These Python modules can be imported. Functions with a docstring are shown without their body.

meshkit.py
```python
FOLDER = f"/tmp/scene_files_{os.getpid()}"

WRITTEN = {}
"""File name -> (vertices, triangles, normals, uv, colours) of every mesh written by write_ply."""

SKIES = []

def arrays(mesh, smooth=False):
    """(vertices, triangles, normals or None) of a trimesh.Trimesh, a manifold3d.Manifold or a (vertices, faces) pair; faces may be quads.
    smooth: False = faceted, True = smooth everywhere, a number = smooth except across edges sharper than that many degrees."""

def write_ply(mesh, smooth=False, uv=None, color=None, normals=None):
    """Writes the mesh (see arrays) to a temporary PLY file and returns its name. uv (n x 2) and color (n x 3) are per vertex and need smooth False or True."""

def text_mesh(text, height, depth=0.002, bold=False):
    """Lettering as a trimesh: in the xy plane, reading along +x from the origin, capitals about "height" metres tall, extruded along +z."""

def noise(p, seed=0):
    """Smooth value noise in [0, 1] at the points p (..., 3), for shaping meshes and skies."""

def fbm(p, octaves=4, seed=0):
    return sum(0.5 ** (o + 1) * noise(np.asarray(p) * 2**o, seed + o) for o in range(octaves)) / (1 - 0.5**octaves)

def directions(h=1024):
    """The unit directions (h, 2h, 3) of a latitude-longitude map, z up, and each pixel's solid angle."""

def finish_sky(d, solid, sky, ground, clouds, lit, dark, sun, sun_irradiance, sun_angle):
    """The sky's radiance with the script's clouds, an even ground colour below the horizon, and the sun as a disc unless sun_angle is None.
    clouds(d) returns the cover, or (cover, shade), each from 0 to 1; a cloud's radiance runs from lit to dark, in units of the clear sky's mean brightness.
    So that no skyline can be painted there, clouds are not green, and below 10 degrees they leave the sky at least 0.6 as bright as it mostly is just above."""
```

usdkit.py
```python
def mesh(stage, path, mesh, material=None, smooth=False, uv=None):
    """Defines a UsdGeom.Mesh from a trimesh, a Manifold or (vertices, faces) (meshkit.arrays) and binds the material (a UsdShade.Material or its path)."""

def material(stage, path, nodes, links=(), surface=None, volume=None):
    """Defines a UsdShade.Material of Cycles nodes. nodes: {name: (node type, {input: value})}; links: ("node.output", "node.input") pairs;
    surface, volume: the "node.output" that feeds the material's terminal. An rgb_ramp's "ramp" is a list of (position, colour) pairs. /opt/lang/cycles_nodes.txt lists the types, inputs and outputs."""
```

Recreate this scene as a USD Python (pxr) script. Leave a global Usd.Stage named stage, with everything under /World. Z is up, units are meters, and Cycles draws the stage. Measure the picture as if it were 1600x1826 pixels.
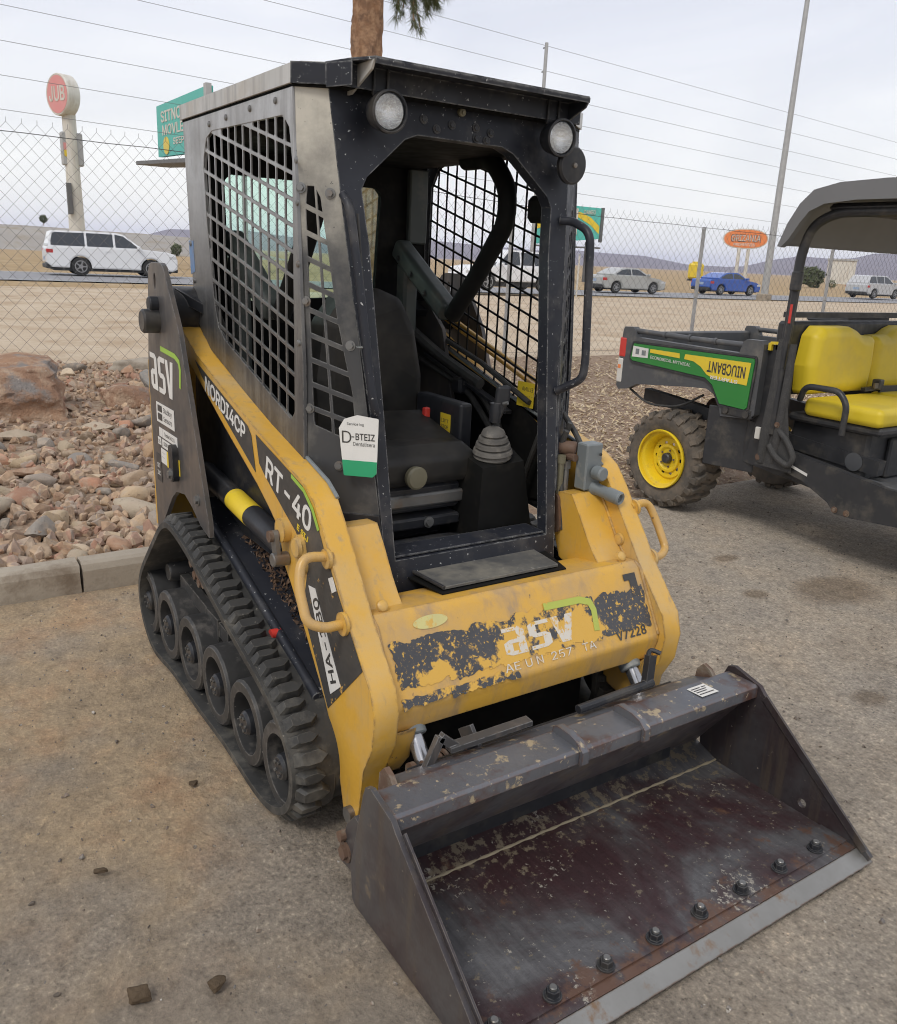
import math, re, numpy as np, trimesh, usdkit, meshkit
import shapely, shapely.affinity
from shapely.geometry import Polygon, LineString, box as sbox
from pxr import Usd, UsdGeom, UsdLux, UsdShade, Gf, Sdf, Vt

stage = Usd.Stage.CreateInMemory()
UsdGeom.SetStageUpAxis(stage, UsdGeom.Tokens.z)
UsdGeom.Xform.Define(stage, '/World')
UsdGeom.Scope.Define(stage, '/World/Looks')
rng = np.random.default_rng(7)

# ---------------------------------------------------------------- camera, sky, sun, exposure
YAW, PITCH, ROLL = math.radians(145.698), math.radians(16.599), math.radians(2.7092)
fw = np.array([math.cos(YAW) * math.cos(PITCH), math.sin(YAW) * math.cos(PITCH), -math.sin(PITCH)])
rt = np.cross(fw, [0, 0, 1]); rt /= np.linalg.norm(rt); up = np.cross(rt, fw)
r2, u2 = math.cos(ROLL) * rt + math.sin(ROLL) * up, -math.sin(ROLL) * rt + math.cos(ROLL) * up
CAM = np.array([2.55167, -1.40997, 1.48084])
cam = UsdGeom.Camera.Define(stage, '/World/camera')
m4 = Gf.Matrix4d(*r2, 0, *u2, 0, *(-fw), 0, *CAM, 1)
cam.AddTransformOp().Set(m4)
cam.CreateHorizontalApertureAttr(36.0); cam.CreateVerticalApertureAttr(36.0 * 1024 / 897)
cam.CreateFocalLengthAttr(36.0 * 1513.99 / 1600)
cam.CreateClippingRangeAttr(Gf.Vec2f(0.05, 20000))
cam.CreateExposureAttr(0.28)

SUN_EL, SUN_AZ = math.radians(52), math.radians(-62)      # direction towards the sun, azimuth from +x
sdir = np.array([math.cos(SUN_EL) * math.cos(SUN_AZ), math.cos(SUN_EL) * math.sin(SUN_AZ), math.sin(SUN_EL)])
dome = UsdLux.DomeLight.Define(stage, '/World/sky')
dome.CreateIntensityAttr(1.0)
skym = usdkit.material(stage, '/World/Looks/sky_look', {
    'tc': ('texture_coordinate', {}),
    'sky': ('sky_texture', {'sky_type': 'single_scattering', 'sun_disc': False, 'sun_elevation': SUN_EL, 'sun_rotation': math.atan2(sdir[0], sdir[1]), 'aerosol_density': 2.0}),
    'sep': ('separate_xyz', {}),
    'mp': ('mapping', {'scale': (1.0, 1.0, 3.0)}),
    'n': ('noise_texture', {'scale': 2.2, 'detail': 6, 'roughness': 0.55, 'distortion': 0.6}),
    'el': ('rgb_ramp', {'ramp': [(0.0, (8.6, 8.6, 8.3)), (0.10, (8.3, 8.4, 8.4)), (0.22, (7.3, 7.5, 8.1)), (0.5, (6.9, 7.1, 7.9)), (1.0, (7.3, 7.4, 7.9))]}),
    'cl': ('rgb_ramp', {'ramp': [(0.32, (0.89, 0.90, 0.925)), (0.5, (1.0, 1.0, 1.0)), (0.68, (1.10, 1.09, 1.06))]}),
    'mul': ('mix_color', {'blend_type': 'multiply', 'fac': 1.0, 'use_clamp': False}),
    'mx': ('mix_color', {'blend_type': 'mix', 'fac': 0.95, 'use_clamp': False}),
    'bg': ('background_shader', {'strength': 0.1}),
}, [('tc.generated', 'mp.vector'), ('mp.vector', 'n.vector'), ('tc.generated', 'sep.vector'), ('sep.z', 'el.fac'), ('n.fac', 'cl.fac'),
    ('el.color', 'mul.a'), ('cl.color', 'mul.b'), ('sky.color', 'mx.a'), ('mul.result', 'mx.b'), ('mx.result', 'bg.color')], surface='bg.background')
UsdShade.MaterialBindingAPI.Apply(dome.GetPrim()).Bind(skym)
dome.GetPrim().SetCustomDataByKey('kind', 'structure')
sun = UsdLux.DistantLight.Define(stage, '/World/sun')
sun.CreateIntensityAttr(0.35); sun.CreateAngleAttr(18.0); sun.CreateColorAttr(Gf.Vec3f(1.0, 0.96, 0.9))
sun.GetPrim().CreateAttribute('inputs:normalize', Sdf.ValueTypeNames.Bool).Set(True)
zb = sdir; xb = np.cross([0, 0, 1], zb); xb /= np.linalg.norm(xb); yb = np.cross(zb, xb)
sun.AddTransformOp().Set(Gf.Matrix4d(*xb, 0, *yb, 0, *zb, 0, 0, 0, 0, 1))

# ---------------------------------------------------------------- helpers
_used = {}
def path_of(name, parent=None):
    base = '/World' if parent is None else str(parent.GetPath())
    k = base + '/' + name
    n = _used.get(k, 0); _used[k] = n + 1
    return k if n == 0 else f'{k}_{n:03d}'

def tagp(p, label=None, cat=None, group=None, kind=None):
    for k, v in (('label', label), ('category', cat), ('group', group), ('kind', kind)):
        if v: p.SetCustomDataByKey(k, v)
    return p

def thing(name, label=None, cat=None, loc=(0, 0, 0), rz=0.0, group=None, kind=None):
    x = UsdGeom.Xform.Define(stage, path_of(name))
    x.AddTranslateOp().Set(Gf.Vec3d(*map(float, loc)))
    if rz: x.AddRotateZOp().Set(math.degrees(rz))
    return tagp(x.GetPrim(), label, cat, group, kind)

def xgroup(name, parent):
    return UsdGeom.Xform.Define(stage, path_of(name, parent)).GetPrim()

def cat(*ms):
    ms = [m for m in ms if m is not None]
    return ms[0] if len(ms) == 1 else trimesh.util.concatenate(ms)

def part(name, mesh, mat, parent=None, label=None, category=None, group=None, kind=None, smooth=32):
    if isinstance(mesh, (list, tuple)) and len(mesh) and hasattr(mesh[0], 'faces'): mesh = cat(*mesh)
    p = usdkit.mesh(stage, path_of(name, parent), mesh, mat, smooth=smooth).GetPrim()
    return tagp(p, label, category, group, kind)

def copy_of(src, name, loc, rz=0.0, label=None, category=None, group=None):
    x = UsdGeom.Xform.Define(stage, path_of(name))
    x.GetPrim().GetReferences().AddInternalReference(src.GetPath())
    x.GetPrim().SetInstanceable(True)
    x.ClearXformOpOrder()
    x.AddTranslateOp().Set(Gf.Vec3d(*map(float, loc)))
    if rz: x.AddRotateZOp().Set(math.degrees(rz))
    return tagp(x.GetPrim(), label, category, group)

A = lambda v: np.asarray(v, float)
def unit(v): v = A(v); return v / np.linalg.norm(v)

def place(mesh, O, U, V, N=None):
    """maps local (u, v, w) to O + uU + vV + wN"""
    U, V = A(U), A(V); N = np.cross(U, V) if N is None else A(N)
    M = np.stack([U, V, N])
    v = mesh.vertices @ M + A(O)
    f = mesh.faces if np.linalg.det(M) > 0 else mesh.faces[:, ::-1]
    return trimesh.Trimesh(v, f, process=False)

def extr(poly, h):
    if not isinstance(poly, shapely.Geometry): poly = Polygon(poly)
    if not poly.is_valid: poly = poly.buffer(0)
    gs = getattr(poly, 'geoms', [poly])
    return cat(*[trimesh.creation.extrude_polygon(g, h, engine='earcut') for g in gs if g.area > 1e-9])

def py(poly, y0, y1):      # polygon in (x, z), between y0 < y1
    return place(extr(poly, y1 - y0), (0, y1, 0), (1, 0, 0), (0, 0, 1))
def px(poly, x0, x1):      # polygon in (y, z)
    return place(extr(poly, x1 - x0), (x0, 0, 0), (0, 1, 0), (0, 0, 1))
def pz(poly, z0, z1):      # polygon in (x, y)
    return place(extr(poly, z1 - z0), (0, 0, z0), (1, 0, 0), (0, 1, 0))

def hull(pts):
    return trimesh.convex.convex_hull(A(pts))

def cbox(lo, hi, c=0.0):
    """box with chamfered edges"""
    lo, hi = np.minimum(lo, hi).astype(float), np.maximum(lo, hi).astype(float)
    if c <= 0: return trimesh.creation.box(bounds=[lo, hi])
    c = min(c, 0.49 * (hi - lo).min()); P = []
    for i in range(8):
        s = [(i >> k) & 1 for k in range(3)]
        b = np.array([hi[k] if s[k] else lo[k] for k in range(3)]); d = np.array([-1 if s[k] else 1 for k in range(3)]) * c
        for k in range(3):
            q = b + d; q[k] = b[k]; P.append(q)
    return hull(P)

def rbox(lo, hi, r, n=3):
    """box rounded by a hull of spheres"""
    lo, hi = A(lo), A(hi); s = trimesh.creation.icosphere(n - 1, r).vertices
    P = [s + np.array([[lo[0] + r, hi[0] - r][i & 1], [lo[1] + r, hi[1] - r][(i >> 1) & 1], [lo[2] + r, hi[2] - r][(i >> 2) & 1]]) for i in range(8)]
    return hull(np.vstack(P))

def xf(mesh, loc=(0, 0, 0), rx=0, ry=0, rz=0, sc=1.0):
    m = mesh.copy(); m.apply_scale(sc)
    for a, ax in ((rx, (1, 0, 0)), (ry, (0, 1, 0)), (rz, (0, 0, 1))):
        if a: m.apply_transform(trimesh.transformations.rotation_matrix(a, ax))
    m.apply_translation(loc); return m

def frame_of(d):
    d = unit(d); a = np.array([0, 0, 1.0]) if abs(d[2]) < 0.9 else np.array([1.0, 0, 0])
    u = unit(np.cross(a, d)); return u, np.cross(d, u), d

def cyl(p0, p1, r, n=20, c=0.0, r1=None):
    p0, p1 = A(p0), A(p1); L = np.linalg.norm(p1 - p0); r1 = r if r1 is None else r1
    prof = [(0, 0), (r - c, 0), (r, c), (r1, L - c), (r1 - c, L), (0, L)] if c else [(0, 0), (r, 0), (r1, L), (0, L)]
    return lathe(prof, p0, p1 - p0, n)

def lathe(prof, O, d, n=24):
    u, v, w = frame_of(d); a = np.linspace(0, 2 * np.pi, n, endpoint=False); prof = A(prof)
    ring = np.cos(a)[:, None] * u + np.sin(a)[:, None] * v
    V = np.concatenate([A(O) + ring * p[0] + w * p[1] for p in prof]); F = []
    for i in range(len(prof) - 1):
        for j in range(n):
            k = (j + 1) % n; a0, b0, a1, b1 = i * n + j, i * n + k, (i + 1) * n + j, (i + 1) * n + k
            if prof[i][0] > 1e-9: F.append((a0, b0, b1 if prof[i + 1][0] > 1e-9 else a1))
            if prof[i + 1][0] > 1e-9: F.append((a0, b1, a1))
    m = trimesh.Trimesh(V, F, process=False); m.merge_vertices(); return m

def fillet(pts, r, n=6):
    pts = [A(p) for p in pts]; out = [pts[0]]
    for a, b, c in zip(pts, pts[1:], pts[2:]):
        t = min(r, 0.45 * np.linalg.norm(b - a), 0.45 * np.linalg.norm(c - b))
        p, q = b + unit(a - b) * t, b + unit(c - b) * t
        for s in np.linspace(0, 1, n): out.append((1 - s) ** 2 * p + 2 * s * (1 - s) * b + s * s * q)
    out.append(pts[-1]); return out

def tube(pts, r, n=10, fil=0.0, closed=False, caps=True):
    P = A(fillet(pts, fil) if fil else pts); T = np.gradient(P, axis=0) if len(P) > 2 else np.repeat((P[1] - P[0])[None], 2, 0)
    T /= np.linalg.norm(T, axis=1, keepdims=True)
    u, v, _ = frame_of(T[0]); V = []; a = np.linspace(0, 2 * np.pi, n, endpoint=False); R = np.broadcast_to(r, (len(P),))
    for i, (p, t) in enumerate(zip(P, T)):
        u = unit(u - t * (u @ t)); w = np.cross(t, u)
        V.append(p + R[i] * (np.cos(a)[:, None] * u + np.sin(a)[:, None] * w))
    F = []
    for i in range(len(P) - 1):
        for j in range(n):
            k = (j + 1) % n; F += [(i * n + j, i * n + k, (i + 1) * n + k), (i * n + j, (i + 1) * n + k, (i + 1) * n + j)]
    V = np.vstack(V)
    if caps:
        c0, c1 = len(V), len(V) + 1; V = np.vstack([V, P[0], P[-1]]); b = (len(P) - 1) * n
        for j in range(n): k = (j + 1) % n; F += [(c0, k, j), (c1, b + j, b + k)]
    return trimesh.Trimesh(V, F, process=False)

def beam(p0, p1, w, h, up_=(0, 0, 1), c=0.0):
    d = A(p1) - A(p0); L = np.linalg.norm(d); d /= L
    if abs(A(up_) @ d) > 0.99: up_ = (1, 0, 0) if abs(d[0]) < 0.9 else (0, 1, 0)
    s = unit(np.cross(up_, d)); t = np.cross(d, s)
    return place(cbox((0, -w / 2, -h / 2), (L, w / 2, h / 2), c), p0, d, s, t)

def bolt(p, d, r=0.011, h=0.009, washer=True):
    u, v, w = frame_of(d); p = A(p); a = np.arange(6) * np.pi / 3
    hx = extr(np.stack([np.cos(a) * r, np.sin(a) * r], 1), h)
    ms = [place(hx, p, u, v)]
    if washer: ms.append(cyl(p - 0 * w, p + w * h * 0.3, r * 1.5, 16))
    return cat(*ms)

def text(s, O, U, V, h, d=0.0008, width=None, bold=True, bow=None):
    m = meshkit.text_mesh(s, h, d, bold)
    x0, x1 = m.bounds[0][0], m.bounds[1][0]
    m.vertices[:, 0] -= x0
    if width: m.vertices[:, 0] *= width / (x1 - x0)
    return place(m, O, unit(U), unit(V))

def quad(a, b, c, d, t=0.001):
    """thin plate on four points (anticlockwise as seen from outside)"""
    a, b, c, d = map(A, (a, b, c, d)); n = unit(np.cross(b - a, d - a)) * t
    v = np.array([a, b, c, d, a + n, b + n, c + n, d + n])
    f = [(4, 5, 6), (4, 6, 7), (0, 1, 5), (0, 5, 4), (1, 2, 6), (1, 6, 5), (2, 3, 7), (2, 7, 6), (3, 0, 4), (3, 4, 7), (0, 2, 1), (0, 3, 2)]
    return trimesh.Trimesh(v, f, process=False)

def mir(m):       # mirror across the y = 0 plane
    v = m.vertices.copy(); v[:, 1] *= -1
    return trimesh.Trimesh(v, m.faces[:, ::-1], process=False)

def subdiv(m, n=1):
    for _ in range(n): m = m.subdivide()
    return m

# ---------------------------------------------------------------- materials
def look(name, base, var=None, vscale=3.0, rough=0.5, rvar=0.12, metal=0.0, dirt=None, chips=None, edge=None, bump=0.0, bscale=60.0, spec=0.5, coat=0.0, obj_random=None, streak=None, dirt2=None, space='position', trans=0.0, paler_top=None):
    """a painted / worn surface. dirt, chips = (colour, threshold 0..1, scale, softness); edge = (colour, radius, strength)"""
    N = {'g': ('geometry', {}), 'tc': ('texture_coordinate', {}), 'p': ('principled_bsdf', {'metallic': metal, 'roughness': rough, 'specular_ior_level': spec, 'coat_weight': coat}),
         'n0': ('noise_texture', {'scale': vscale, 'detail': 5, 'roughness': 0.6})}
    src = 'g.position' if space == 'position' else 'tc.object'
    L = [(src, 'n0.vector')]
    b = A(base); v = A(var) if var is not None else b * 0.8
    N['r0'] = ('rgb_ramp', {'ramp': [(0.3, tuple(b)), (0.7, tuple(v))]}); L.append(('n0.fac', 'r0.fac')); cur = 'r0.color'
    if obj_random:
        N['oi'] = ('object_info', {}); N['orr'] = ('rgb_ramp', {'ramp': obj_random}); N['orm'] = ('mix_color', {'blend_type': 'multiply', 'fac': 1.0})
        L += [('oi.random', 'orr.fac'), (cur, 'orm.a'), ('orr.color', 'orm.b')]; cur = 'orm.result'
    if paler_top:      # paler colour mixed in towards the top of the part, with a ragged border
        fc, z0, z1 = paler_top
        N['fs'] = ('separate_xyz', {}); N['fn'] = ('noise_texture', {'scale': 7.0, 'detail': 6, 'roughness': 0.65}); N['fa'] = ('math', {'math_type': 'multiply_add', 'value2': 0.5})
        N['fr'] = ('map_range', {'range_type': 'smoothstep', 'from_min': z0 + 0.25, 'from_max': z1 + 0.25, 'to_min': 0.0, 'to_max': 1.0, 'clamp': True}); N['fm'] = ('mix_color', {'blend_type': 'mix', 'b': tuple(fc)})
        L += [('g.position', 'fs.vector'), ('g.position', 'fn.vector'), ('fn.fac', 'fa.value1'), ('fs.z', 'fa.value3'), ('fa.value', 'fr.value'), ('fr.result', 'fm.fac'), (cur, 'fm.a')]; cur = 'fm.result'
    for i, d in enumerate([dirt, dirt2, chips, streak]):
        if not d: continue
        col, th, sc, soft = d
        N[f'dn{i}'] = ('noise_texture', {'scale': sc, 'detail': 9, 'roughness': 0.65})
        N[f'dr{i}'] = ('map_range', {'from_min': th - soft, 'from_max': th + soft, 'to_min': 0.0, 'to_max': 1.0, 'clamp': True})
        N[f'dm{i}'] = ('mix_color', {'blend_type': 'mix', 'b': tuple(col)})
        if i == 3:
            N['smp'] = ('mapping', {'scale': (1.0, 1.0, 0.08)}); L += [(src, 'smp.vector'), ('smp.vector', 'dn3.vector')]
        else: L.append((src, f'dn{i}.vector'))
        L += [(f'dn{i}.fac', f'dr{i}.value'), (f'dr{i}.result', f'dm{i}.fac'), (cur, f'dm{i}.a')]; cur = f'dm{i}.result'
    if edge:
        col, rad, strength = edge
        N['bv'] = ('bevel', {'radius': rad, 'samples': 4}); N['bs'] = ('bevel', {'radius': min(rad, 0.0028), 'samples': 3}); N['dot'] = ('vector_math', {'math_type': 'dot_product'})
        N['em'] = ('map_range', {'from_min': 0.985, 'from_max': 0.86, 'to_min': 0.0, 'to_max': 1.0, 'clamp': True})
        N['en'] = ('noise_texture', {'scale': 38.0, 'detail': 6, 'roughness': 0.7}); N['er'] = ('map_range', {'from_min': 0.40, 'from_max': 0.54, 'to_min': 0.0, 'to_max': strength, 'clamp': True})
        N['ex'] = ('math', {'math_type': 'multiply'}); N['ec'] = ('mix_color', {'blend_type': 'mix', 'b': tuple(col)})
        L += [('bv.bevel', 'dot.vector1'), ('g.normal', 'dot.vector2'), ('dot.value', 'em.value'), (src, 'en.vector'), ('en.fac', 'er.value'), ('em.result', 'ex.value1'), ('er.result', 'ex.value2'), ('ex.value', 'ec.fac'), (cur, 'ec.a')]
        cur = 'ec.result'
    L.append((cur, 'p.base_color'))
    if rvar:
        N['rn'] = ('noise_texture', {'scale': vscale * 3.1, 'detail': 5, 'roughness': 0.6}); N['rr'] = ('map_range', {'from_min': 0.3, 'from_max': 0.7, 'to_min': max(0.03, rough - rvar), 'to_max': min(1.0, rough + rvar), 'clamp': True})
        L += [(src, 'rn.vector'), ('rn.fac', 'rr.value'), ('rr.result', 'p.roughness')]
    nrm = None
    if edge: nrm = 'bs.bevel'
    if bump:
        N['bn'] = ('noise_texture', {'scale': bscale, 'detail': 6, 'roughness': 0.65}); N['bp'] = ('bump', {'strength': 1.0, 'distance': bump})
        L += [(src, 'bn.vector'), ('bn.fac', 'bp.height')]
        if nrm: L.append((nrm, 'bp.normal'))
        nrm = 'bp.normal'
    if nrm: L.append((nrm, 'p.normal'))
    out = 'p.BSDF'
    if trans:
        N['tr'] = ('translucent_bsdf', {}); N['mc'] = ('mix_closure', {'fac': trans})
        L += [(cur, 'tr.color'), ('p.BSDF', 'mc.closure1'), ('tr.BSDF', 'mc.closure2')]; out = 'mc.closure'
    return usdkit.material(stage, '/World/Looks/' + name, N, L, surface=out)

def pane(name, tint, gloss=0.02, ior=1.45):
    return usdkit.material(stage, '/World/Looks/' + name, {'t': ('transparent_bsdf', {'color': tint}), 'g': ('glossy_bsdf', {'color': (1, 1, 1), 'roughness': gloss}), 'f': ('fresnel', {'IOR': ior}), 'm': ('mix_closure', {})},
                           [('f.fac', 'm.fac'), ('t.BSDF', 'm.closure1'), ('g.BSDF', 'm.closure2')], surface='m.closure')

DUST = (0.30, 0.24, 0.17)
Mt = {}
Mt['yellow'] = look('loader_yellow', (0.62, 0.355, 0.052), (0.58, 0.325, 0.045), 2.5, 0.34, 0.1, dirt=((0.50, 0.345, 0.15), 0.565, 4.0, 0.12), streak=((0.42, 0.28, 0.11), 0.63, 30.0, 0.06), chips=((0.30, 0.20, 0.10), 0.735, 30.0, 0.02), edge=((0.20, 0.125, 0.065), 0.011, 0.85), bump=0.0004, bscale=90)
Mt['yellow_worn'] = look('beam_yellow', (0.62, 0.355, 0.055), (0.55, 0.31, 0.05), 3.0, 0.38, 0.1, dirt=((0.42, 0.28, 0.13), 0.57, 4.0, 0.12), chips=((0.16, 0.11, 0.07), 0.68, 24.0, 0.02), edge=((0.16, 0.10, 0.065), 0.014, 0.9), bump=0.0005, bscale=80, streak=((0.36, 0.24, 0.12), 0.60, 14.0, 0.08))
Mt['black'] = look('black_paint', (0.011, 0.012, 0.015), (0.022, 0.023, 0.026), 5.0, 0.42, 0.14, dirt=((0.08, 0.07, 0.055), 0.66, 6.0, 0.14), chips=((0.34, 0.33, 0.30), 0.735, 60.0, 0.012), edge=((0.16, 0.15, 0.14), 0.004, 0.6), bump=0.0004, bscale=120, spec=0.4)
Mt['tower'] = look('tower_grey', (0.062, 0.058, 0.055), (0.048, 0.046, 0.046), 3.0, 0.42, 0.12, dirt=((0.14, 0.11, 0.085), 0.6, 5.0, 0.15), edge=((0.25, 0.25, 0.25), 0.004, 0.9), streak=((0.12, 0.1, 0.085), 0.62, 22.0, 0.1))
Mt['cabgrey'] = look('cab_grey', (0.062, 0.063, 0.065), (0.05, 0.05, 0.052), 3.0, 0.34, 0.12, dirt=((0.15, 0.145, 0.135), 0.62, 4.0, 0.16), chips=((0.05, 0.045, 0.04), 0.7, 70.0, 0.015), edge=((0.3, 0.29, 0.27), 0.004, 0.7), streak=((0.17, 0.165, 0.155), 0.6, 25.0, 0.12), metal=0.2, paler_top=((0.36, 0.36, 0.36), 1.2, 1.9))  # the paler top is the cab side's reflected gradient, painted into the colour
Mt['facet'] = look('dusty_pale_top_pillar', (0.035, 0.036, 0.038), (0.05, 0.05, 0.05), 3.0, 0.45, 0.12, dirt=((0.16, 0.15, 0.13), 0.62, 5.0, 0.14), chips=((0.035, 0.03, 0.028), 0.68, 75.0, 0.012), edge=((0.3, 0.29, 0.27), 0.004, 0.7), paler_top=((0.46, 0.43, 0.36), 1.40, 1.76))  # pillar colour turns a paler tan grey towards the top
Mt['rooftrim'] = look('roof_rim_grey', (0.50, 0.49, 0.46), (0.40, 0.395, 0.375), 3.0, 0.45, 0.12, dirt=((0.36, 0.31, 0.24), 0.6, 5.0, 0.14), chips=((0.10, 0.09, 0.08), 0.71, 75.0, 0.012), edge=((0.4, 0.39, 0.36), 0.004, 0.7), streak=((0.22, 0.21, 0.2), 0.6, 25.0, 0.12), metal=0.2)
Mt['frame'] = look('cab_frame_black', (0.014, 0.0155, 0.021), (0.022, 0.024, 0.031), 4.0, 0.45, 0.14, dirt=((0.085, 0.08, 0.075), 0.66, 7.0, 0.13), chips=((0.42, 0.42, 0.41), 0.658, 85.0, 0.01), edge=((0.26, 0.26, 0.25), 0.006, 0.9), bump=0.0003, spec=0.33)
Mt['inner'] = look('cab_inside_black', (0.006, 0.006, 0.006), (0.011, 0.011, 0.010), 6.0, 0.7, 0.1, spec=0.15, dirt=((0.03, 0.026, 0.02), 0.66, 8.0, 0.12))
Mt['green_grey'] = look('cab_green_grey', (0.045, 0.055, 0.052), (0.055, 0.065, 0.06), 6.0, 0.5, 0.1, dirt=((0.11, 0.1, 0.08), 0.62, 9.0, 0.1))
Mt['rubber'] = look('track_rubber', (0.020, 0.020, 0.0195), (0.036, 0.035, 0.032), 7.0, 0.65, 0.1, dirt=((0.13, 0.12, 0.10), 0.62, 9.0, 0.12), chips=((0.24, 0.22, 0.18), 0.68, 45.0, 0.03), bump=0.0008, bscale=90, edge=((0.14, 0.13, 0.11), 0.003, 0.8))
Mt['roller'] = look('roller_rubber', (0.020, 0.020, 0.020), (0.034, 0.033, 0.032), 9.0, 0.6, 0.1, dirt=((0.11, 0.10, 0.09), 0.64, 14.0, 0.1), chips=((0.25, 0.24, 0.22), 0.69, 80.0, 0.02), bump=0.0008, edge=((0.19, 0.18, 0.16), 0.006, 0.9))
Mt['step'] = look('dusty_step_plate', (0.055, 0.056, 0.058), (0.10, 0.098, 0.09), 5.0, 0.5, 0.12, dirt=((0.20, 0.185, 0.15), 0.56, 6.0, 0.1), chips=((0.3, 0.28, 0.23), 0.66, 50.0, 0.02), edge=((0.3, 0.29, 0.26), 0.004, 0.9))
Mt['seat'] = look('seat_vinyl', (0.010, 0.010, 0.0095), (0.017, 0.0155, 0.0135), 5.0, 0.5, 0.08, spec=0.35, dirt=((0.055, 0.048, 0.038), 0.62, 4.0, 0.2), bump=0.0003, bscale=200)
Mt['steel'] = look('bare_steel', (0.22, 0.22, 0.215), (0.16, 0.155, 0.145), 9.0, 0.42, 0.12, metal=0.7, dirt=((0.2, 0.14, 0.09), 0.63, 12.0, 0.1))
Mt['chrome'] = look('chrome_rod', (0.42, 0.42, 0.43), (0.34, 0.34, 0.34), 9.0, 0.22, 0.06, metal=0.9)
Mt['castgrey'] = look('valve_grey', (0.17, 0.19, 0.192), (0.145, 0.16, 0.163), 9.0, 0.45, 0.08, dirt=((0.32, 0.3, 0.25), 0.66, 14.0, 0.1), edge=((0.4, 0.4, 0.38), 0.003, 0.6))
Mt['bucket'] = look('bucket_steel', (0.040, 0.040, 0.043), (0.046, 0.026, 0.026), 2.8, 0.38, 0.14, metal=0.35, dirt=((0.075, 0.074, 0.076), 0.55, 2.6, 0.1), dirt2=((0.20, 0.15, 0.095), 0.67, 9.0, 0.04), chips=((0.32, 0.28, 0.22), 0.69, 55.0, 0.015), streak=((0.085, 0.066, 0.05), 0.60, 16.0, 0.08), edge=((0.2, 0.17, 0.14), 0.004, 0.8), bump=0.0006, bscale=50)
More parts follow.
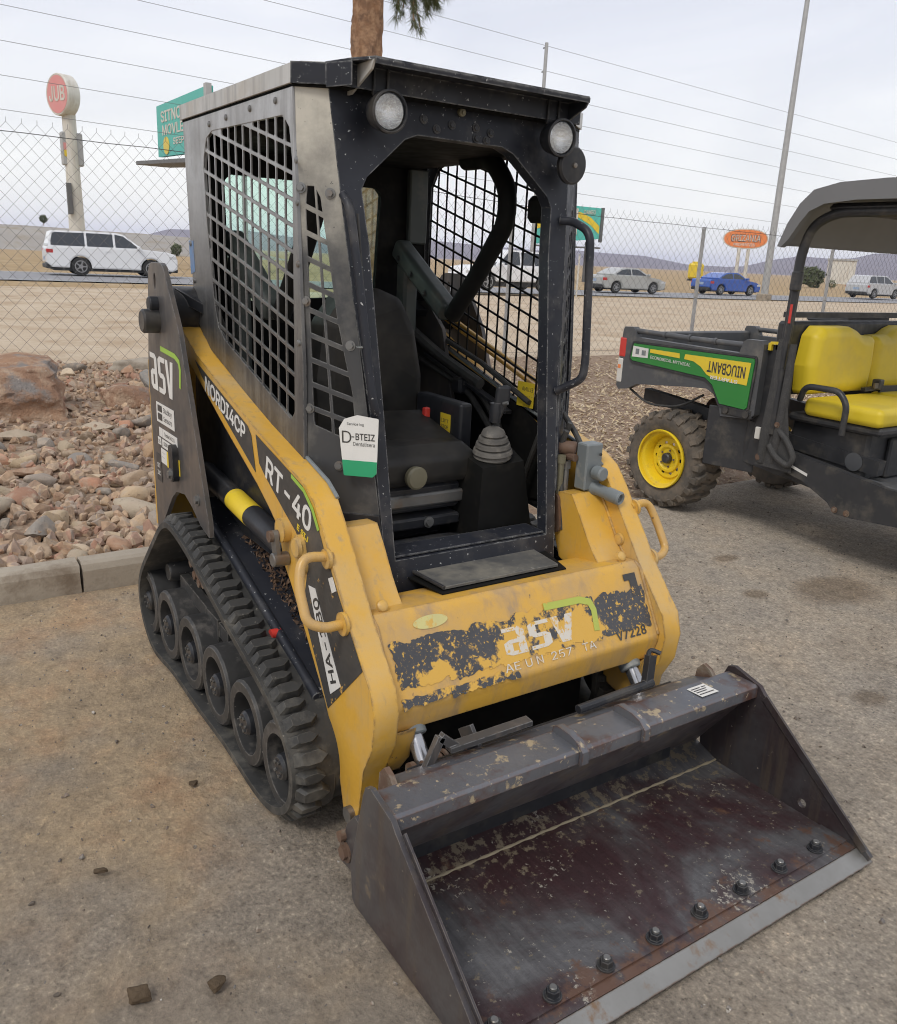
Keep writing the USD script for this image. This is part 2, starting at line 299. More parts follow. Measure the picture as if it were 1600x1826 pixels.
Mt['bucket_floor'] = usdkit.material(stage, '/World/Looks/bucket_floor_steel', {
    'g': ('geometry', {}), 'p': ('principled_bsdf', {'metallic': 0.35}), 'sx': ('separate_xyz', {}),
    'n1': ('noise_texture', {'scale': 2.6, 'detail': 8, 'roughness': 0.62, 'distortion': 0.4}), 'r1': ('rgb_ramp', {'ramp': [(0.30, (0.15, 0.149, 0.152)), (0.44, (0.10, 0.096, 0.098)), (0.51, (0.064, 0.047, 0.048)), (0.58, (0.046, 0.023, 0.025)), (0.75, (0.036, 0.022, 0.023))]}),
    'mp': ('mapping', {'scale': (5.0, 70.0, 5.0)}), 'ns': ('noise_texture', {'scale': 1.0, 'detail': 7, 'roughness': 0.7}), 'rs': ('rgb_ramp', {'ramp': [(0.32, (0.75, 0.75, 0.75)), (0.5, (1, 1, 1)), (0.68, (1.28, 1.27, 1.25))]}), 'ms': ('mix_color', {'blend_type': 'multiply', 'fac': 0.8, 'use_clamp': False}),
    'nb': ('noise_texture', {'scale': 3.4, 'detail': 3}), 'rb': ('map_range', {'from_min': 0.53, 'from_max': 0.62, 'to_min': 0.0, 'to_max': 0.11, 'clamp': True}), 'nh': ('noise_texture', {'scale': 62.0, 'detail': 8, 'roughness': 0.72}), 'ah': ('math', {'math_type': 'add'}), 'rh': ('map_range', {'from_min': 0.635, 'from_max': 0.665, 'to_min': 0.0, 'to_max': 1.0, 'clamp': True}), 'mh': ('mix_color', {'blend_type': 'mix', 'b': (0.36, 0.33, 0.275)}),
    'xw': ('map_range', {'from_min': 1.28, 'from_max': 1.06, 'to_min': 0.0, 'to_max': 0.10, 'clamp': True}), 'aw': ('math', {'math_type': 'add'}), 'nw': ('noise_texture', {'scale': 30.0, 'detail': 8, 'roughness': 0.7}), 'rw': ('map_range', {'from_min': 0.60, 'from_max': 0.66, 'to_min': 0.0, 'to_max': 0.9, 'clamp': True}), 'mw': ('mix_color', {'blend_type': 'mix', 'b': (0.22, 0.18, 0.125)}),
    'xe': ('map_range', {'from_min': 1.44, 'from_max': 1.57, 'to_min': 0.0, 'to_max': 0.13, 'clamp': True}), 'ae': ('math', {'math_type': 'add'}), 'ne': ('noise_texture', {'scale': 11.0, 'detail': 8, 'roughness': 0.7}), 're': ('map_range', {'from_min': 0.61, 'from_max': 0.69, 'to_min': 0.0, 'to_max': 0.85, 'clamp': True}), 'me': ('mix_color', {'blend_type': 'mix', 'b': (0.13, 0.07, 0.045)}),
    'rr': ('map_range', {'from_min': 0.35, 'from_max': 0.65, 'to_min': 0.18, 'to_max': 0.42, 'clamp': True}), 'bp': ('bump', {'strength': 1.0, 'distance': 0.0012}), 'bq': ('bump', {'strength': 0.8, 'distance': 0.02}),
}, [('g.position', 'n1.vector'), ('n1.fac', 'r1.fac'), ('g.position', 'mp.vector'), ('mp.vector', 'ns.vector'), ('ns.fac', 'rs.fac'), ('r1.color', 'ms.a'), ('rs.color', 'ms.b'),
    ('g.position', 'nb.vector'), ('nb.fac', 'rb.value'), ('g.position', 'nh.vector'), ('nh.fac', 'ah.value1'), ('rb.result', 'ah.value2'), ('ah.value', 'rh.value'), ('rh.result', 'mh.fac'), ('ms.result', 'mh.a'),
    ('g.position', 'sx.vector'), ('sx.x', 'xw.value'), ('g.position', 'nw.vector'), ('nw.fac', 'aw.value1'), ('xw.result', 'aw.value2'), ('aw.value', 'rw.value'), ('rw.result', 'mw.fac'), ('mh.result', 'mw.a'),
    ('sx.x', 'xe.value'), ('g.position', 'ne.vector'), ('ne.fac', 'ae.value1'), ('xe.result', 'ae.value2'), ('ae.value', 're.value'), ('re.result', 'me.fac'), ('mw.result', 'me.a'), ('me.result', 'p.base_color'),
    ('n1.fac', 'rr.value'), ('rr.result', 'p.roughness'), ('nh.fac', 'bp.height'), ('nb.fac', 'bq.height'), ('bq.normal', 'bp.normal'), ('bp.normal', 'p.normal')], surface='p.BSDF')
Mt['bucket_rail'] = look('bucket_rail_steel', (0.095, 0.10, 0.115), (0.145, 0.148, 0.158), 4.0, 0.36, 0.12, metal=0.35, dirt=((0.10, 0.052, 0.04), 0.59, 6.0, 0.06), dirt2=((0.40, 0.33, 0.22), 0.615, 14.0, 0.02), chips=((0.44, 0.36, 0.25), 0.635, 36.0, 0.015), edge=((0.15, 0.085, 0.06), 0.012, 0.9), bump=0.0006, bscale=50)
Mt['edge_steel'] = look('cutting_edge_steel', (0.27, 0.265, 0.25), (0.20, 0.195, 0.18), 5.0, 0.42, 0.12, metal=0.55, dirt=((0.2, 0.13, 0.08), 0.64, 14.0, 0.06), edge=((0.13, 0.075, 0.045), 0.006, 0.9), bump=0.0004)
Mt['rust'] = look('rusty_steel', (0.085, 0.052, 0.038), (0.13, 0.075, 0.045), 14.0, 0.75, 0.1, dirt=((0.2, 0.17, 0.13), 0.6, 20.0, 0.1), bump=0.0008)
Mt['white_print'] = look('white_print', (0.66, 0.65, 0.61), (0.6, 0.59, 0.56), 9.0, 0.5, 0.05, dirt=((0.4, 0.36, 0.3), 0.7, 20.0, 0.1))
Mt['black_print'] = look('black_print', (0.035, 0.034, 0.032), (0.05, 0.047, 0.043), 9.0, 0.45, 0.1, dirt=((0.1, 0.085, 0.07), 0.62, 8.0, 0.12))
Mt['black_decal_worn'] = look('worn_black_decal', (0.030, 0.029, 0.029), (0.055, 0.052, 0.047), 9.0, 0.5, 0.1, chips=((0.50, 0.29, 0.07), 0.635, 26.0, 0.012), streak=((0.5, 0.29, 0.07), 0.70, 40.0, 0.012))
Mt['green_print'] = look('lime_print', (0.30, 0.48, 0.06), (0.28, 0.45, 0.06), 9.0, 0.5, 0.05)
Mt['yellow_print'] = look('yellow_print', (0.70, 0.52, 0.03), (0.66, 0.48, 0.03), 9.0, 0.5, 0.05, dirt=((0.45, 0.36, 0.12), 0.68, 20.0, 0.1))
Mt['tag_green'] = look('tag_green', (0.02, 0.30, 0.13), (0.02, 0.28, 0.12), 9.0, 0.4, 0.05)
Mt['orange_print'] = look('orange_print', (0.75, 0.24, 0.07), (0.7, 0.2, 0.06), 4.0, 0.5, 0.05)
Mt['blue_mark'] = look('blue_paint_mark', (0.10, 0.22, 0.42), (0.16, 0.2, 0.28), 40.0, 0.5, 0.05)
Mt['red_plastic'] = look('red_plastic', (0.55, 0.04, 0.03), (0.5, 0.04, 0.03), 9.0, 0.35, 0.05)
Mt['white_plastic'] = look('white_plastic', (0.62, 0.6, 0.55), (0.55, 0.53, 0.48), 9.0, 0.4, 0.08)
Mt['hose'] = look('hose_rubber', (0.025, 0.025, 0.024), (0.05, 0.047, 0.042), 20.0, 0.6, 0.1)
Mt['olive'] = look('olive_knob', (0.13, 0.12, 0.075), (0.16, 0.145, 0.095), 20.0, 0.5, 0.1)
Mt['boot'] = look('bellows_rubber', (0.07, 0.066, 0.06), (0.13, 0.12, 0.105), 12.0, 0.7, 0.1, dirt=((0.2, 0.18, 0.15), 0.6, 20.0, 0.1))
Mt['lens'] = look('lamp_reflector', (0.96, 0.96, 0.97), (0.9, 0.9, 0.9), 90.0, 0.14, 0.06, metal=1.0, bump=0.006, bscale=85)
Mt['clear'] = pane('clear_glass', (0.96, 0.97, 0.96))
Mt['cabglass'] = pane('cab_green_glass', (0.80, 0.93, 0.87), 0.03, 1.5)
# ================================================================ SETTING
STAINS = [(0.36, 2.42, 0.26, 0.17), (1.10, 1.51, 0.10, 0.07), (0.22, 2.0, 0.09, 0.06), (-0.2, 2.3, 0.12, 0.06)]
LN = {'g': ('geometry', {}), 'p': ('principled_bsdf', {'roughness': 0.92, 'specular_ior_level': 0.22}), 'sx': ('separate_xyz', {}),
    # dusty worn pavement (right), loose brown dirt (left, by the kerb), dark grey gravel (towards the camera)
    'nz': ('noise_texture', {'scale': 1.15, 'detail': 8, 'roughness': 0.62, 'distortion': 0.5}), 'ym': ('math', {'math_type': 'multiply_add', 'value2': -0.14, 'value3': 0.0}), 'ya': ('math', {'math_type': 'add'}), 'xm': ('math', {'math_type': 'multiply_add', 'value2': -0.10, 'value3': 0.04}), 'xa': ('math', {'math_type': 'add'}),
    'dz': ('map_range', {'from_min': 0.45, 'from_max': 0.60, 'to_min': 0.0, 'to_max': 1.0, 'clamp': True}),
    'np': ('noise_texture', {'scale': 2.1, 'detail': 7, 'roughness': 0.6}), 'rp': ('rgb_ramp', {'ramp': [(0.3, (0.33, 0.295, 0.25)), (0.5, (0.40, 0.345, 0.277)), (0.7, (0.44, 0.36, 0.27))]}),
    'nd': ('noise_texture', {'scale': 3.0, 'detail': 8, 'roughness': 0.65}), 'rd': ('rgb_ramp', {'ramp': [(0.3, (0.32, 0.25, 0.172)), (0.5, (0.42, 0.318, 0.205)), (0.6, (0.43, 0.30, 0.185)), (0.72, (0.38, 0.24, 0.14))]}), 'md': ('mix_color', {'blend_type': 'mix'}),
    'gx': ('map_range', {'from_min': 0.45, 'from_max': 1.15, 'to_min': 0.0, 'to_max': 0.14, 'clamp': True}), 'gy': ('map_range', {'from_min': 0.3, 'from_max': -0.5, 'to_min': 0.0, 'to_max': 0.14, 'clamp': True}), 'ga': ('math', {'math_type': 'add'}), 'gn': ('noise_texture', {'scale': 1.7, 'detail': 6, 'roughness': 0.6}), 'gb': ('math', {'math_type': 'add'}), 'gm': ('map_range', {'from_min': 0.60, 'from_max': 0.80, 'to_min': 0.0, 'to_max': 0.85, 'clamp': True}), 'mg': ('mix_color', {'blend_type': 'mix', 'b': (0.285, 0.245, 0.198)}),
    'n2': ('noise_texture', {'scale': 80.0, 'detail': 8, 'roughness': 0.75}), 'r2': ('rgb_ramp', {'ramp': [(0.30, (0.22, 0.21, 0.21)), (0.43, (0.78, 0.78, 0.78)), (0.57, (1.12, 1.11, 1.1)), (0.68, (2.0, 1.95, 1.8))]}), 'a1': ('mix_color', {'blend_type': 'multiply', 'fac': 0.85, 'use_clamp': False}),
    'fz': ('map_range', {'from_min': 0.0, 'from_max': 1.0, 'to_min': 0.9, 'to_max': 0.5, 'clamp': True}), 'n5': ('noise_texture', {'scale': 19.0, 'detail': 6, 'roughness': 0.7}), 'r5': ('rgb_ramp', {'ramp': [(0.3, (0.76, 0.75, 0.74)), (0.5, (1.07, 1.07, 1.07)), (0.7, (1.28, 1.27, 1.25))]}), 'a2': ('mix_color', {'blend_type': 'multiply', 'fac': 0.9, 'use_clamp': False}),
    'n4': ('noise_texture', {'scale': 42.0, 'detail': 8, 'roughness': 0.72}), 'b1': ('bump', {'strength': 1.0, 'distance': 0.016}), 'b2': ('bump', {'strength': 1.0, 'distance': 0.007})}
LL = [('g.position', 'sx.vector'), ('g.position', 'nz.vector'), ('sx.y', 'ym.value1'), ('nz.fac', 'ya.value1'), ('ym.value', 'ya.value2'), ('sx.x', 'xm.value1'), ('ya.value', 'xa.value1'), ('xm.value', 'xa.value2'), ('xa.value', 'dz.value'),
    ('g.position', 'np.vector'), ('np.fac', 'rp.fac'), ('g.position', 'nd.vector'), ('nd.fac', 'rd.fac'), ('dz.result', 'md.fac'), ('rp.color', 'md.a'), ('rd.color', 'md.b'),
    ('sx.x', 'gx.value'), ('sx.y', 'gy.value'), ('gx.result', 'ga.value1'), ('gy.result', 'ga.value2'), ('g.position', 'gn.vector'), ('gn.fac', 'gb.value1'), ('ga.value', 'gb.value2'), ('gb.value', 'gm.value'), ('gm.result', 'mg.fac'), ('md.result', 'mg.a'),
    ('g.position', 'n2.vector'), ('n2.fac', 'r2.fac'), ('mg.result', 'a1.a'), ('r2.color', 'a1.b'), ('dz.result', 'fz.value'), ('fz.result', 'a1.fac'), ('g.position', 'n5.vector'), ('n5.fac', 'r5.fac'), ('a1.result', 'a2.a'), ('r5.color', 'a2.b'),
    ('g.position', 'n4.vector'), ('n4.fac', 'b1.height'), ('n2.fac', 'b2.height'), ('b1.normal', 'b2.normal'), ('b2.normal', 'p.normal')]
cur = 'a2.result'
for i, (sx_, sy_, ra, rb_) in enumerate(STAINS):      # damp oil stains on the pavement
    LN.update({f's{i}m': ('mapping', {'mapping_type': 'point', 'location': (-sx_ / rb_, -sy_ / ra, 0), 'scale': (1 / rb_, 1 / ra, 0.0)}), f's{i}l': ('vector_math', {'math_type': 'length'}), f's{i}a': ('math', {'math_type': 'multiply_add', 'value2': 1.1, 'value3': -0.55}), f's{i}d': ('math', {'math_type': 'add'}), f's{i}r': ('map_range', {'from_min': 1.1, 'from_max': 0.6, 'to_min': 0.0, 'to_max': 0.75, 'clamp': True}), f's{i}x': ('mix_color', {'blend_type': 'multiply', 'b': (0.52, 0.46, 0.40)})})
    LL += [('g.position', f's{i}m.vector'), (f's{i}m.vector', f's{i}l.vector1'), ('nd.fac', f's{i}a.value1'), (f's{i}l.value', f's{i}d.value1'), (f's{i}a.value', f's{i}d.value2'), (f's{i}d.value', f's{i}r.value'), (f's{i}r.result', f's{i}x.fac'), (cur, f's{i}x.a')]; cur = f's{i}x.result'
Mt['lot'] = usdkit.material(stage, '/World/Looks/lot_ground', LN, LL + [(cur, 'p.base_color')], surface='p.BSDF')
Mt['soil'] = look('soil_red_brown', (0.27, 0.19, 0.13), (0.20, 0.135, 0.095), 2.0, 0.95, 0.0, dirt=((0.34, 0.27, 0.2), 0.55, 18.0, 0.1), bump=0.02, bscale=30, spec=0.2)
Mt['sand'] = look('pale_sand', (0.50, 0.415, 0.31), (0.43, 0.345, 0.25), 0.35, 0.95, 0.0, dirt=((0.36, 0.27, 0.18), 0.56, 0.9, 0.1), dirt2=((0.33, 0.25, 0.17), 0.63, 9.0, 0.06), bump=0.03, bscale=6, spec=0.2)
Mt['grass'] = look('dry_grass_tan', (0.37, 0.265, 0.145), (0.30, 0.21, 0.115), 0.12, 0.95, 0.0, dirt=((0.42, 0.32, 0.2), 0.56, 0.5, 0.1), dirt2=((0.24, 0.18, 0.1), 0.6, 2.5, 0.1), bump=0.05, bscale=3, spec=0.2)
Mt['road'] = look('road_asphalt', (0.27, 0.27, 0.28), (0.23, 0.23, 0.24), 0.6, 0.85, 0.05, spec=0.3)
Mt['kerb'] = look('kerb_concrete', (0.36, 0.315, 0.25), (0.28, 0.24, 0.19), 3.0, 0.9, 0.05, dirt=((0.19, 0.15, 0.11), 0.60, 7.0, 0.1), chips=((0.22, 0.19, 0.15), 0.67, 60.0, 0.03), bump=0.003, bscale=60, spec=0.3)
Mt['hill'] = look('desert_hill', (0.18, 0.15, 0.15), (0.12, 0.105, 0.11), 0.004, 0.95, 0.0, spec=0.1)
Mt['galv'] = look('galvanised_steel', (0.42, 0.42, 0.41), (0.34, 0.34, 0.335), 5.0, 0.5, 0.1, metal=0.5)
Mt['chain'] = look('fence_wire', (0.17, 0.165, 0.155), (0.13, 0.125, 0.12), 5.0, 0.6, 0.0, metal=0.3)
Mt['darkwire'] = look('dark_wire', (0.05, 0.05, 0.05), (0.07, 0.07, 0.07), 5.0, 0.6, 0.0)
Mt['bark'] = look('pine_bark', (0.30, 0.165, 0.09), (0.16, 0.10, 0.07), 9.0, 0.9, 0.0, dirt=((0.40, 0.25, 0.15), 0.55, 14.0, 0.1), bump=0.01, bscale=40, spec=0.2)
Mt['needle'] = look('pine_needle', (0.085, 0.105, 0.032), (0.12, 0.125, 0.045), 3.0, 0.6, 0.0, trans=0.25)
STONES = [look(f'stone_{i}', c, tuple(A(c) * k), 9.0, 0.9, 0.0, dirt=((0.40, 0.32, 0.24), 0.6, 12.0, 0.12), chips=((0.15, 0.1, 0.08), 0.66, 40.0, 0.05), bump=0.006, bscale=55, spec=0.25, obj_random=[(0.0, (0.55, 0.54, 0.53)), (0.3, (0.85, 0.83, 0.8)), (0.6, (1.0, 1.0, 1.0)), (0.8, (1.15, 1.05, 0.95)), (1.0, (1.4, 1.38, 1.32))])
          for i, (c, k) in enumerate([((0.38, 0.28, 0.19), 0.8), ((0.42, 0.34, 0.24), 0.85), ((0.34, 0.22, 0.15), 0.8), ((0.30, 0.27, 0.235), 0.85), ((0.44, 0.37, 0.28), 0.85), ((0.37, 0.215, 0.15), 0.85), ((0.26, 0.235, 0.21), 0.85)])]

def fbm2(x, y, s, seed=0, o=4):
    return meshkit.fbm(np.stack([x * s, y * s, np.zeros_like(x) + 0.37], -1), o, seed) - 0.5

def sheet(xs, ys, zf):
    X, Y = np.meshgrid(xs, ys, indexing='ij'); Z = zf(X, Y); nx, ny = X.shape
    V = np.stack([X, Y, Z], -1).reshape(-1, 3); i = np.arange(nx * ny).reshape(nx, ny)
    a, b, c, d = i[:-1, :-1].ravel(), i[1:, :-1].ravel(), i[1:, 1:].ravel(), i[:-1, 1:].ravel()
    return trimesh.Trimesh(V, np.vstack([np.stack([a, b, c], 1), np.stack([a, c, d], 1)]), process=False)

# far plain, to the horizon
part('ground', sheet(np.array([-9000, -3000, -1000, -300, -100, -46, 0, 40, 300.]), np.array([-3000, -800, -200, -50, 0, 50, 200, 800, 3000, 9000.]), lambda X, Y: 0 * X - 0.06), Mt['grass'], kind='structure', smooth=True)
part('dirt_verge', sheet(np.linspace(-29, -7.2, 90), np.linspace(-30, 75, 200), lambda X, Y: 0.07 * fbm2(X, Y, 0.3) * np.clip((X + 29) / 3, 0, 1) * np.clip((-7.2 - X) / 1.5, 0, 1) - 0.015), Mt['sand'], kind='structure', smooth=True)
rd = np.array([[-46.5, -60], [-44.6, 0], [-42.5, 12], [-38.5, 36], [-38.0, 60], [-37.5, 140]])
rn = np.array([[-34, -60], [-34.2, 0], [-33.5, 12], [-31.0, 36], [-29.5, 60], [-27.5, 140]])
V = np.array([[*p, -0.02] for p in rd] + [[*p, -0.02] for p in rn]); F = []
for i in range(5): F += [(i, i + 6, i + 7), (i, i + 7, i + 1)]
part('road', trimesh.Trimesh(V, F, process=False), Mt['road'], kind='structure', smooth=False)
def strip(o, w, z):
    mid = rd * (1 - o) + rn * o; t = np.gradient(mid, axis=0); t /= np.linalg.norm(t, axis=1)[:, None]; n = np.stack([-t[:, 1], t[:, 0]], 1) * w / 2
    v = np.array([[*p, z] for p in mid + n] + [[*p, z] for p in mid - n]); return trimesh.Trimesh(v, [f for i in range(5) for f in ((i, i + 6, i + 7), (i, i + 7, i + 1))], process=False)
Mt['roadline'] = look('road_line_white', (0.6, 0.6, 0.57), (0.5, 0.5, 0.48), 2.0, 0.8, 0.0)
for o in (0.06, 0.94): part('road_edge_line', strip(o, 0.16, -0.012), Mt['roadline'], kind='structure', smooth=False)
# parking lot
gx = np.concatenate([np.arange(-1.6, 3.6, 0.028), np.linspace(3.7, 14, 25)]); gy = np.concatenate([np.linspace(-14, -3.1, 25), np.arange(-3.0, 5.0, 0.028), np.linspace(5.1, 24, 30)])
def lotz(X, Y):
    z = 0.012 * fbm2(X, Y, 2.2, 3) + 0.010 * fbm2(X, Y, 14.0, 5, 3) - 0.009
    return np.minimum(z, -0.001) - np.clip((-1.3 - X) * 0.3, 0, 1)
part('parking_lot', sheet(gx, gy, lotz), Mt['lot'], kind='structure', smooth=True)
def softnoise(X, Y): return fbm2(X, Y, 0.9, 11)
def bedz(X, Y):
    r = np.clip((2.3 - Y) / 1.4, 0, 1)
    z = r * (0.075 + 0.10 * fbm2(X, Y, 1.1, 21) + np.clip((-X - 3) * 0.008, 0, 0.04)) + (1 - r) * (0.02 + 0.06 * fbm2(X, Y, 1.6, 23))
    z = z + 0.03 * fbm2(X, Y, 9.0, 24, 3)
    edge = np.clip((-1.27 + 0.5 * softnoise(X, Y) * (1 - r) - X) / 0.35, 0, 1)
    return z * np.where(r > 0.5, 1, edge) - 0.045 * (1 - edge) * (1 - r) + np.where(X < -8.2, -0.14 * np.clip((-8.2 - X) / 0.7, 0, 1), 0)
bx = np.concatenate([np.arange(-9.0, -1.3, 0.06), [-1.345]]); by_ = np.concatenate([np.linspace(-12, -2.6, 30), np.arange(-2.5, 9, 0.06), np.linspace(9.1, 24, 60)])
bed = part('planting_bed', sheet(bx, by_, bedz), Mt['soil'], kind='structure', smooth=True)
# kerb: rounded concrete sections, each a part
kb = tagp(xgroup('kerb', UsdGeom.Xform.Get(stage, '/World').GetPrim()), kind='structure')
kprof = Polygon([(-1.355, -0.1), (-1.225, -0.1), (-1.232, 0.085), (-1.247, 0.112), (-1.27, 0.122), (-1.34, 0.122), (-1.355, 0.11)])
def kerbsec(y0, y1, s):
    m = py(kprof, y0, y1); cuts = []
    v = m.subdivide_to_size(0.09).copy() if hasattr(m, 'subdivide_to_size') else m
    P = v.vertices; nz = meshkit.fbm(P * 11, 4, s) - 0.5
    v.vertices = P + np.stack([0.010 * nz, 0.012 * (meshkit.fbm(P * 14, 3, s + 9) - 0.5), 0.009 * (meshkit.fbm(P * 9, 3, s + 5) - 0.5)], 1)
    return v
for i, (a, b) in enumerate([(-6.9, -4.17), (-4.16, -2.0), (-1.99, -0.775), (-0.765, 0.62), (0.63, 1.75)]): part('kerb_section', kerbsec(a, b, i * 3), Mt['kerb'], kb, smooth=40)
# berm far left and hills
Mt['berm'] = look('grey_berm', (0.33, 0.31, 0.28), (0.26, 0.24, 0.22), 0.08, 0.95, 0.0, dirt=((0.25, 0.21, 0.15), 0.6, 0.4, 0.1))
bys = np.linspace(-160, 62, 80)
def bermz(X, Y): return (4.6 * np.clip((X + 135) / -10, 0, 1) * np.clip((-(X + 172)) / -14, 0, 1)) * (np.clip((62 - Y) / 14, 0, 1) * (0.86 + 0.004 * (-Y)) + 0.12 * fbm2(X, Y, 0.15)) - 0.2
part('berm', sheet(np.linspace(-174, -132, 16), bys, bermz), Mt['berm'], kind='structure', smooth=True)
HT = [(200, .003), (180, .003), (170, .003), (166.5, .004), (163.9, .0185), (161.3, .0192), (159.3, .0211), (155.1, .0143), (152.3, .0138), (147.8, .0205), (143.6, .0169), (140.7, .015), (138.8, .0174), (136.7, .0155), (134.0, .0142), (131.4, .007), (128.9, .0064), (127.9, .0081), (126.5, .0154), (124.9, .0208), (123.0, .0195), (121.9, .0209), (120.8, .0267), (119.7, .0265), (117.4, .0233), (114.1, .0154), (100, .02), (85, .012)]
def hillmesh(D, k, seed):
    az = np.radians(np.linspace(85, 200, 420)); el = np.interp(-np.degrees(az), [-a for a, _ in HT], [e for _, e in HT]) * k
    rs = np.linspace(D * 0.82, D * 1.25, 26); Rr, Az = np.meshgrid(rs, az, indexing='ij')
    H = (el * D)[None, :] * np.where(Rr < D, np.clip((Rr - D * 0.82) / (D * 0.18), 0, 1) ** 0.8, np.clip((D * 1.25 - Rr) / (D * 0.25), 0, 1))
    X, Y = Rr * np.cos(Az), Rr * np.sin(Az); H = H * (1 + 0.35 * (meshkit.fbm(np.stack([X / 260, Y / 260, 0 * X + seed], -1), 5, seed) - 0.5) * (Rr < D * 0.97)) - 3
    i = np.arange(X.size).reshape(X.shape); a, b, c, d = i[:-1, :-1].ravel(), i[1:, :-1].ravel(), i[1:, 1:].ravel(), i[:-1, 1:].ravel()
    return trimesh.Trimesh(np.stack([X, Y, H], -1).reshape(-1, 3), np.vstack([np.stack([a, b, c], 1), np.stack([a, c, d], 1)]), process=False)
part('hills', hillmesh(4200, 1.0, 3), Mt['hill'], kind='structure', smooth=True)

# ---- stones
def stone_mesh(r, seed, k=14, sub=True):
    g = np.random.default_rng(seed); p = g.normal(size=(k, 3)); p /= np.linalg.norm(p, axis=1)[:, None]; p *= g.uniform(0.82, 1.0, (k, 1))
    m = hull(p)
    if sub:
        m = trimesh.Trimesh(m.vertices, m.faces); a = m.subdivide(); b = trimesh.smoothing.filter_laplacian(a.copy(), lamb=0.3, iterations=1); b.apply_scale(1.04); m = b
    m.apply_scale(r); return m
protos = [stone_mesh(1.0, s, 12 + s % 9) for s in range(26)]
lowps = [stone_mesh(1.0, 100 + s, 17, False) for s in range(14)]
def posed(m, sz, g, flat=True):
    v = m.vertices * sz; R = trimesh.transformations.euler_matrix(*(g.normal(0, 0.25 if flat else 1.0, 2)), g.uniform(0, 6.28))[:3, :3]
    return trimesh.Trimesh(v @ R.T, m.faces, process=False)
g = np.random.default_rng(5); placed = []; big = []; small = []
def clear(x, y, r, f):
    return all((x - a) ** 2 + (y - b) ** 2 > (f * (r + c)) ** 2 for a, b, c in placed)
tries = 0
while len(big) < 300 and tries < 40000:
    tries += 1
    x = -1.44 - abs(g.normal(0, 1.0)) * 2.3 if g.random() < 0.75 else g.uniform(-8, -1.44); y = g.uniform(-1.9, 1.45)
    if x < -8: continue
    if x < -4.3 and y < 0.25 and x > -6.6: continue
    r = float(np.clip(g.lognormal(-2.52, 0.42), 0.045, 0.18)) * (1.0 if x > -4 else 0.85)
    if x > -1.40 - r: continue
    if not clear(x, y, r, 0.78): continue
    placed.append((x, y, r)); big.append((x, y, r))
big.sort(key=lambda t: -t[2] / (3 + abs(t[0])))
for i, (x, y, r) in enumerate(big):
    sz = r * g.uniform((0.95, 0.68, 0.42), (1.45, 1.0, 0.75)); m = posed(protos[g.integers(26)], sz, g)
    m.apply_translation((x, y, float(bedz(A([x]), A([y]))[0]) + sz[2] * 0.42))
    part('stone', m, STONES[g.choice(7, p=[.2, .2, .16, .13, .15, .09, .07])], bed, smooth=38)
for k in range(6500):
    x = g.uniform(-8.1, -1.42) if k % 3 else -1.42 - abs(g.normal(0, 1.2)); y = g.uniform(-2.4, 1.9) if k % 4 else g.uniform(-2.4, 1.2)
    if x < -8.1: continue
    r = float(np.clip(g.lognormal(-3.55, 0.45), 0.010, 0.065)); sz = r * g.uniform((0.9, 0.7, 0.5), (1.4, 1.0, 0.85))
    m = posed(lowps[g.integers(14)], sz, g, False); m.apply_translation((x, y, float(bedz(A([x]), A([y]))[0]) + r * 0.3)); small.append(m)
Mt['pebbles'] = usdkit.material(stage, '/World/Looks/pebble_mix', {'g': ('geometry', {}), 'vo': ('voronoi_texture', {'scale': 17}), 'vs': ('separate_color', {}), 'r': ('rgb_ramp', {'ramp': [(0.0, (0.34, 0.22, 0.145)), (0.2, (0.44, 0.325, 0.22)), (0.4, (0.26, 0.18, 0.13)), (0.6, (0.46, 0.35, 0.25)), (0.8, (0.31, 0.255, 0.21)), (1.0, (0.36, 0.20, 0.135))]}), 'n': ('noise_texture', {'scale': 40.0, 'detail': 4}), 'rr': ('rgb_ramp', {'ramp': [(0.3, (0.75, 0.75, 0.75)), (0.7, (1.15, 1.13, 1.1))]}), 'm': ('mix_color', {'blend_type': 'multiply', 'fac': 1.0, 'use_clamp': False}), 'p': ('principled_bsdf', {'roughness': 0.9, 'specular_ior_level': 0.25})},
    [('g.position', 'vo.vector'), ('vo.color', 'vs.color'), ('vs.r', 'r.fac'), ('g.position', 'n.vector'), ('n.fac', 'rr.fac'), ('r.color', 'm.a'), ('rr.color', 'm.b'), ('m.result', 'p.base_color')], surface='p.BSDF')
part('small_stones', cat(*small), Mt['pebbles'], bed, kind='stuff', smooth=False)
# boulder and two larger blocks behind
Mt['boulder'] = look('boulder_rock', (0.37, 0.225, 0.14), (0.24, 0.145, 0.10), 3.5, 0.92, 0.0, dirt=((0.46, 0.33, 0.23), 0.55, 5.0, 0.07), dirt2=((0.24, 0.215, 0.195), 0.58, 3.2, 0.05), chips=((0.5, 0.42, 0.36), 0.66, 20.0, 0.04), bump=0.03, bscale=32, spec=0.2)
def rock(seed, sz, k=16, amp=0.06):
    m = hull(np.random.default_rng(seed).uniform(-1, 1, (k, 3)) * A([1, 1, 1])); m = subdiv(trimesh.Trimesh(m.vertices, m.faces), 3)
    m = trimesh.smoothing.filter_laplacian(m, lamb=0.5, iterations=2); n = m.vertices / np.linalg.norm(m.vertices, axis=1)[:, None]
    m.vertices = m.vertices + n * ((meshkit.fbm(m.vertices * 2.6 + seed, 5, seed) - 0.5) * amp * 4)[:, None]; ext = m.extents
    m.vertices = (m.vertices - m.bounds.mean(0)) / ext * A(sz); return m
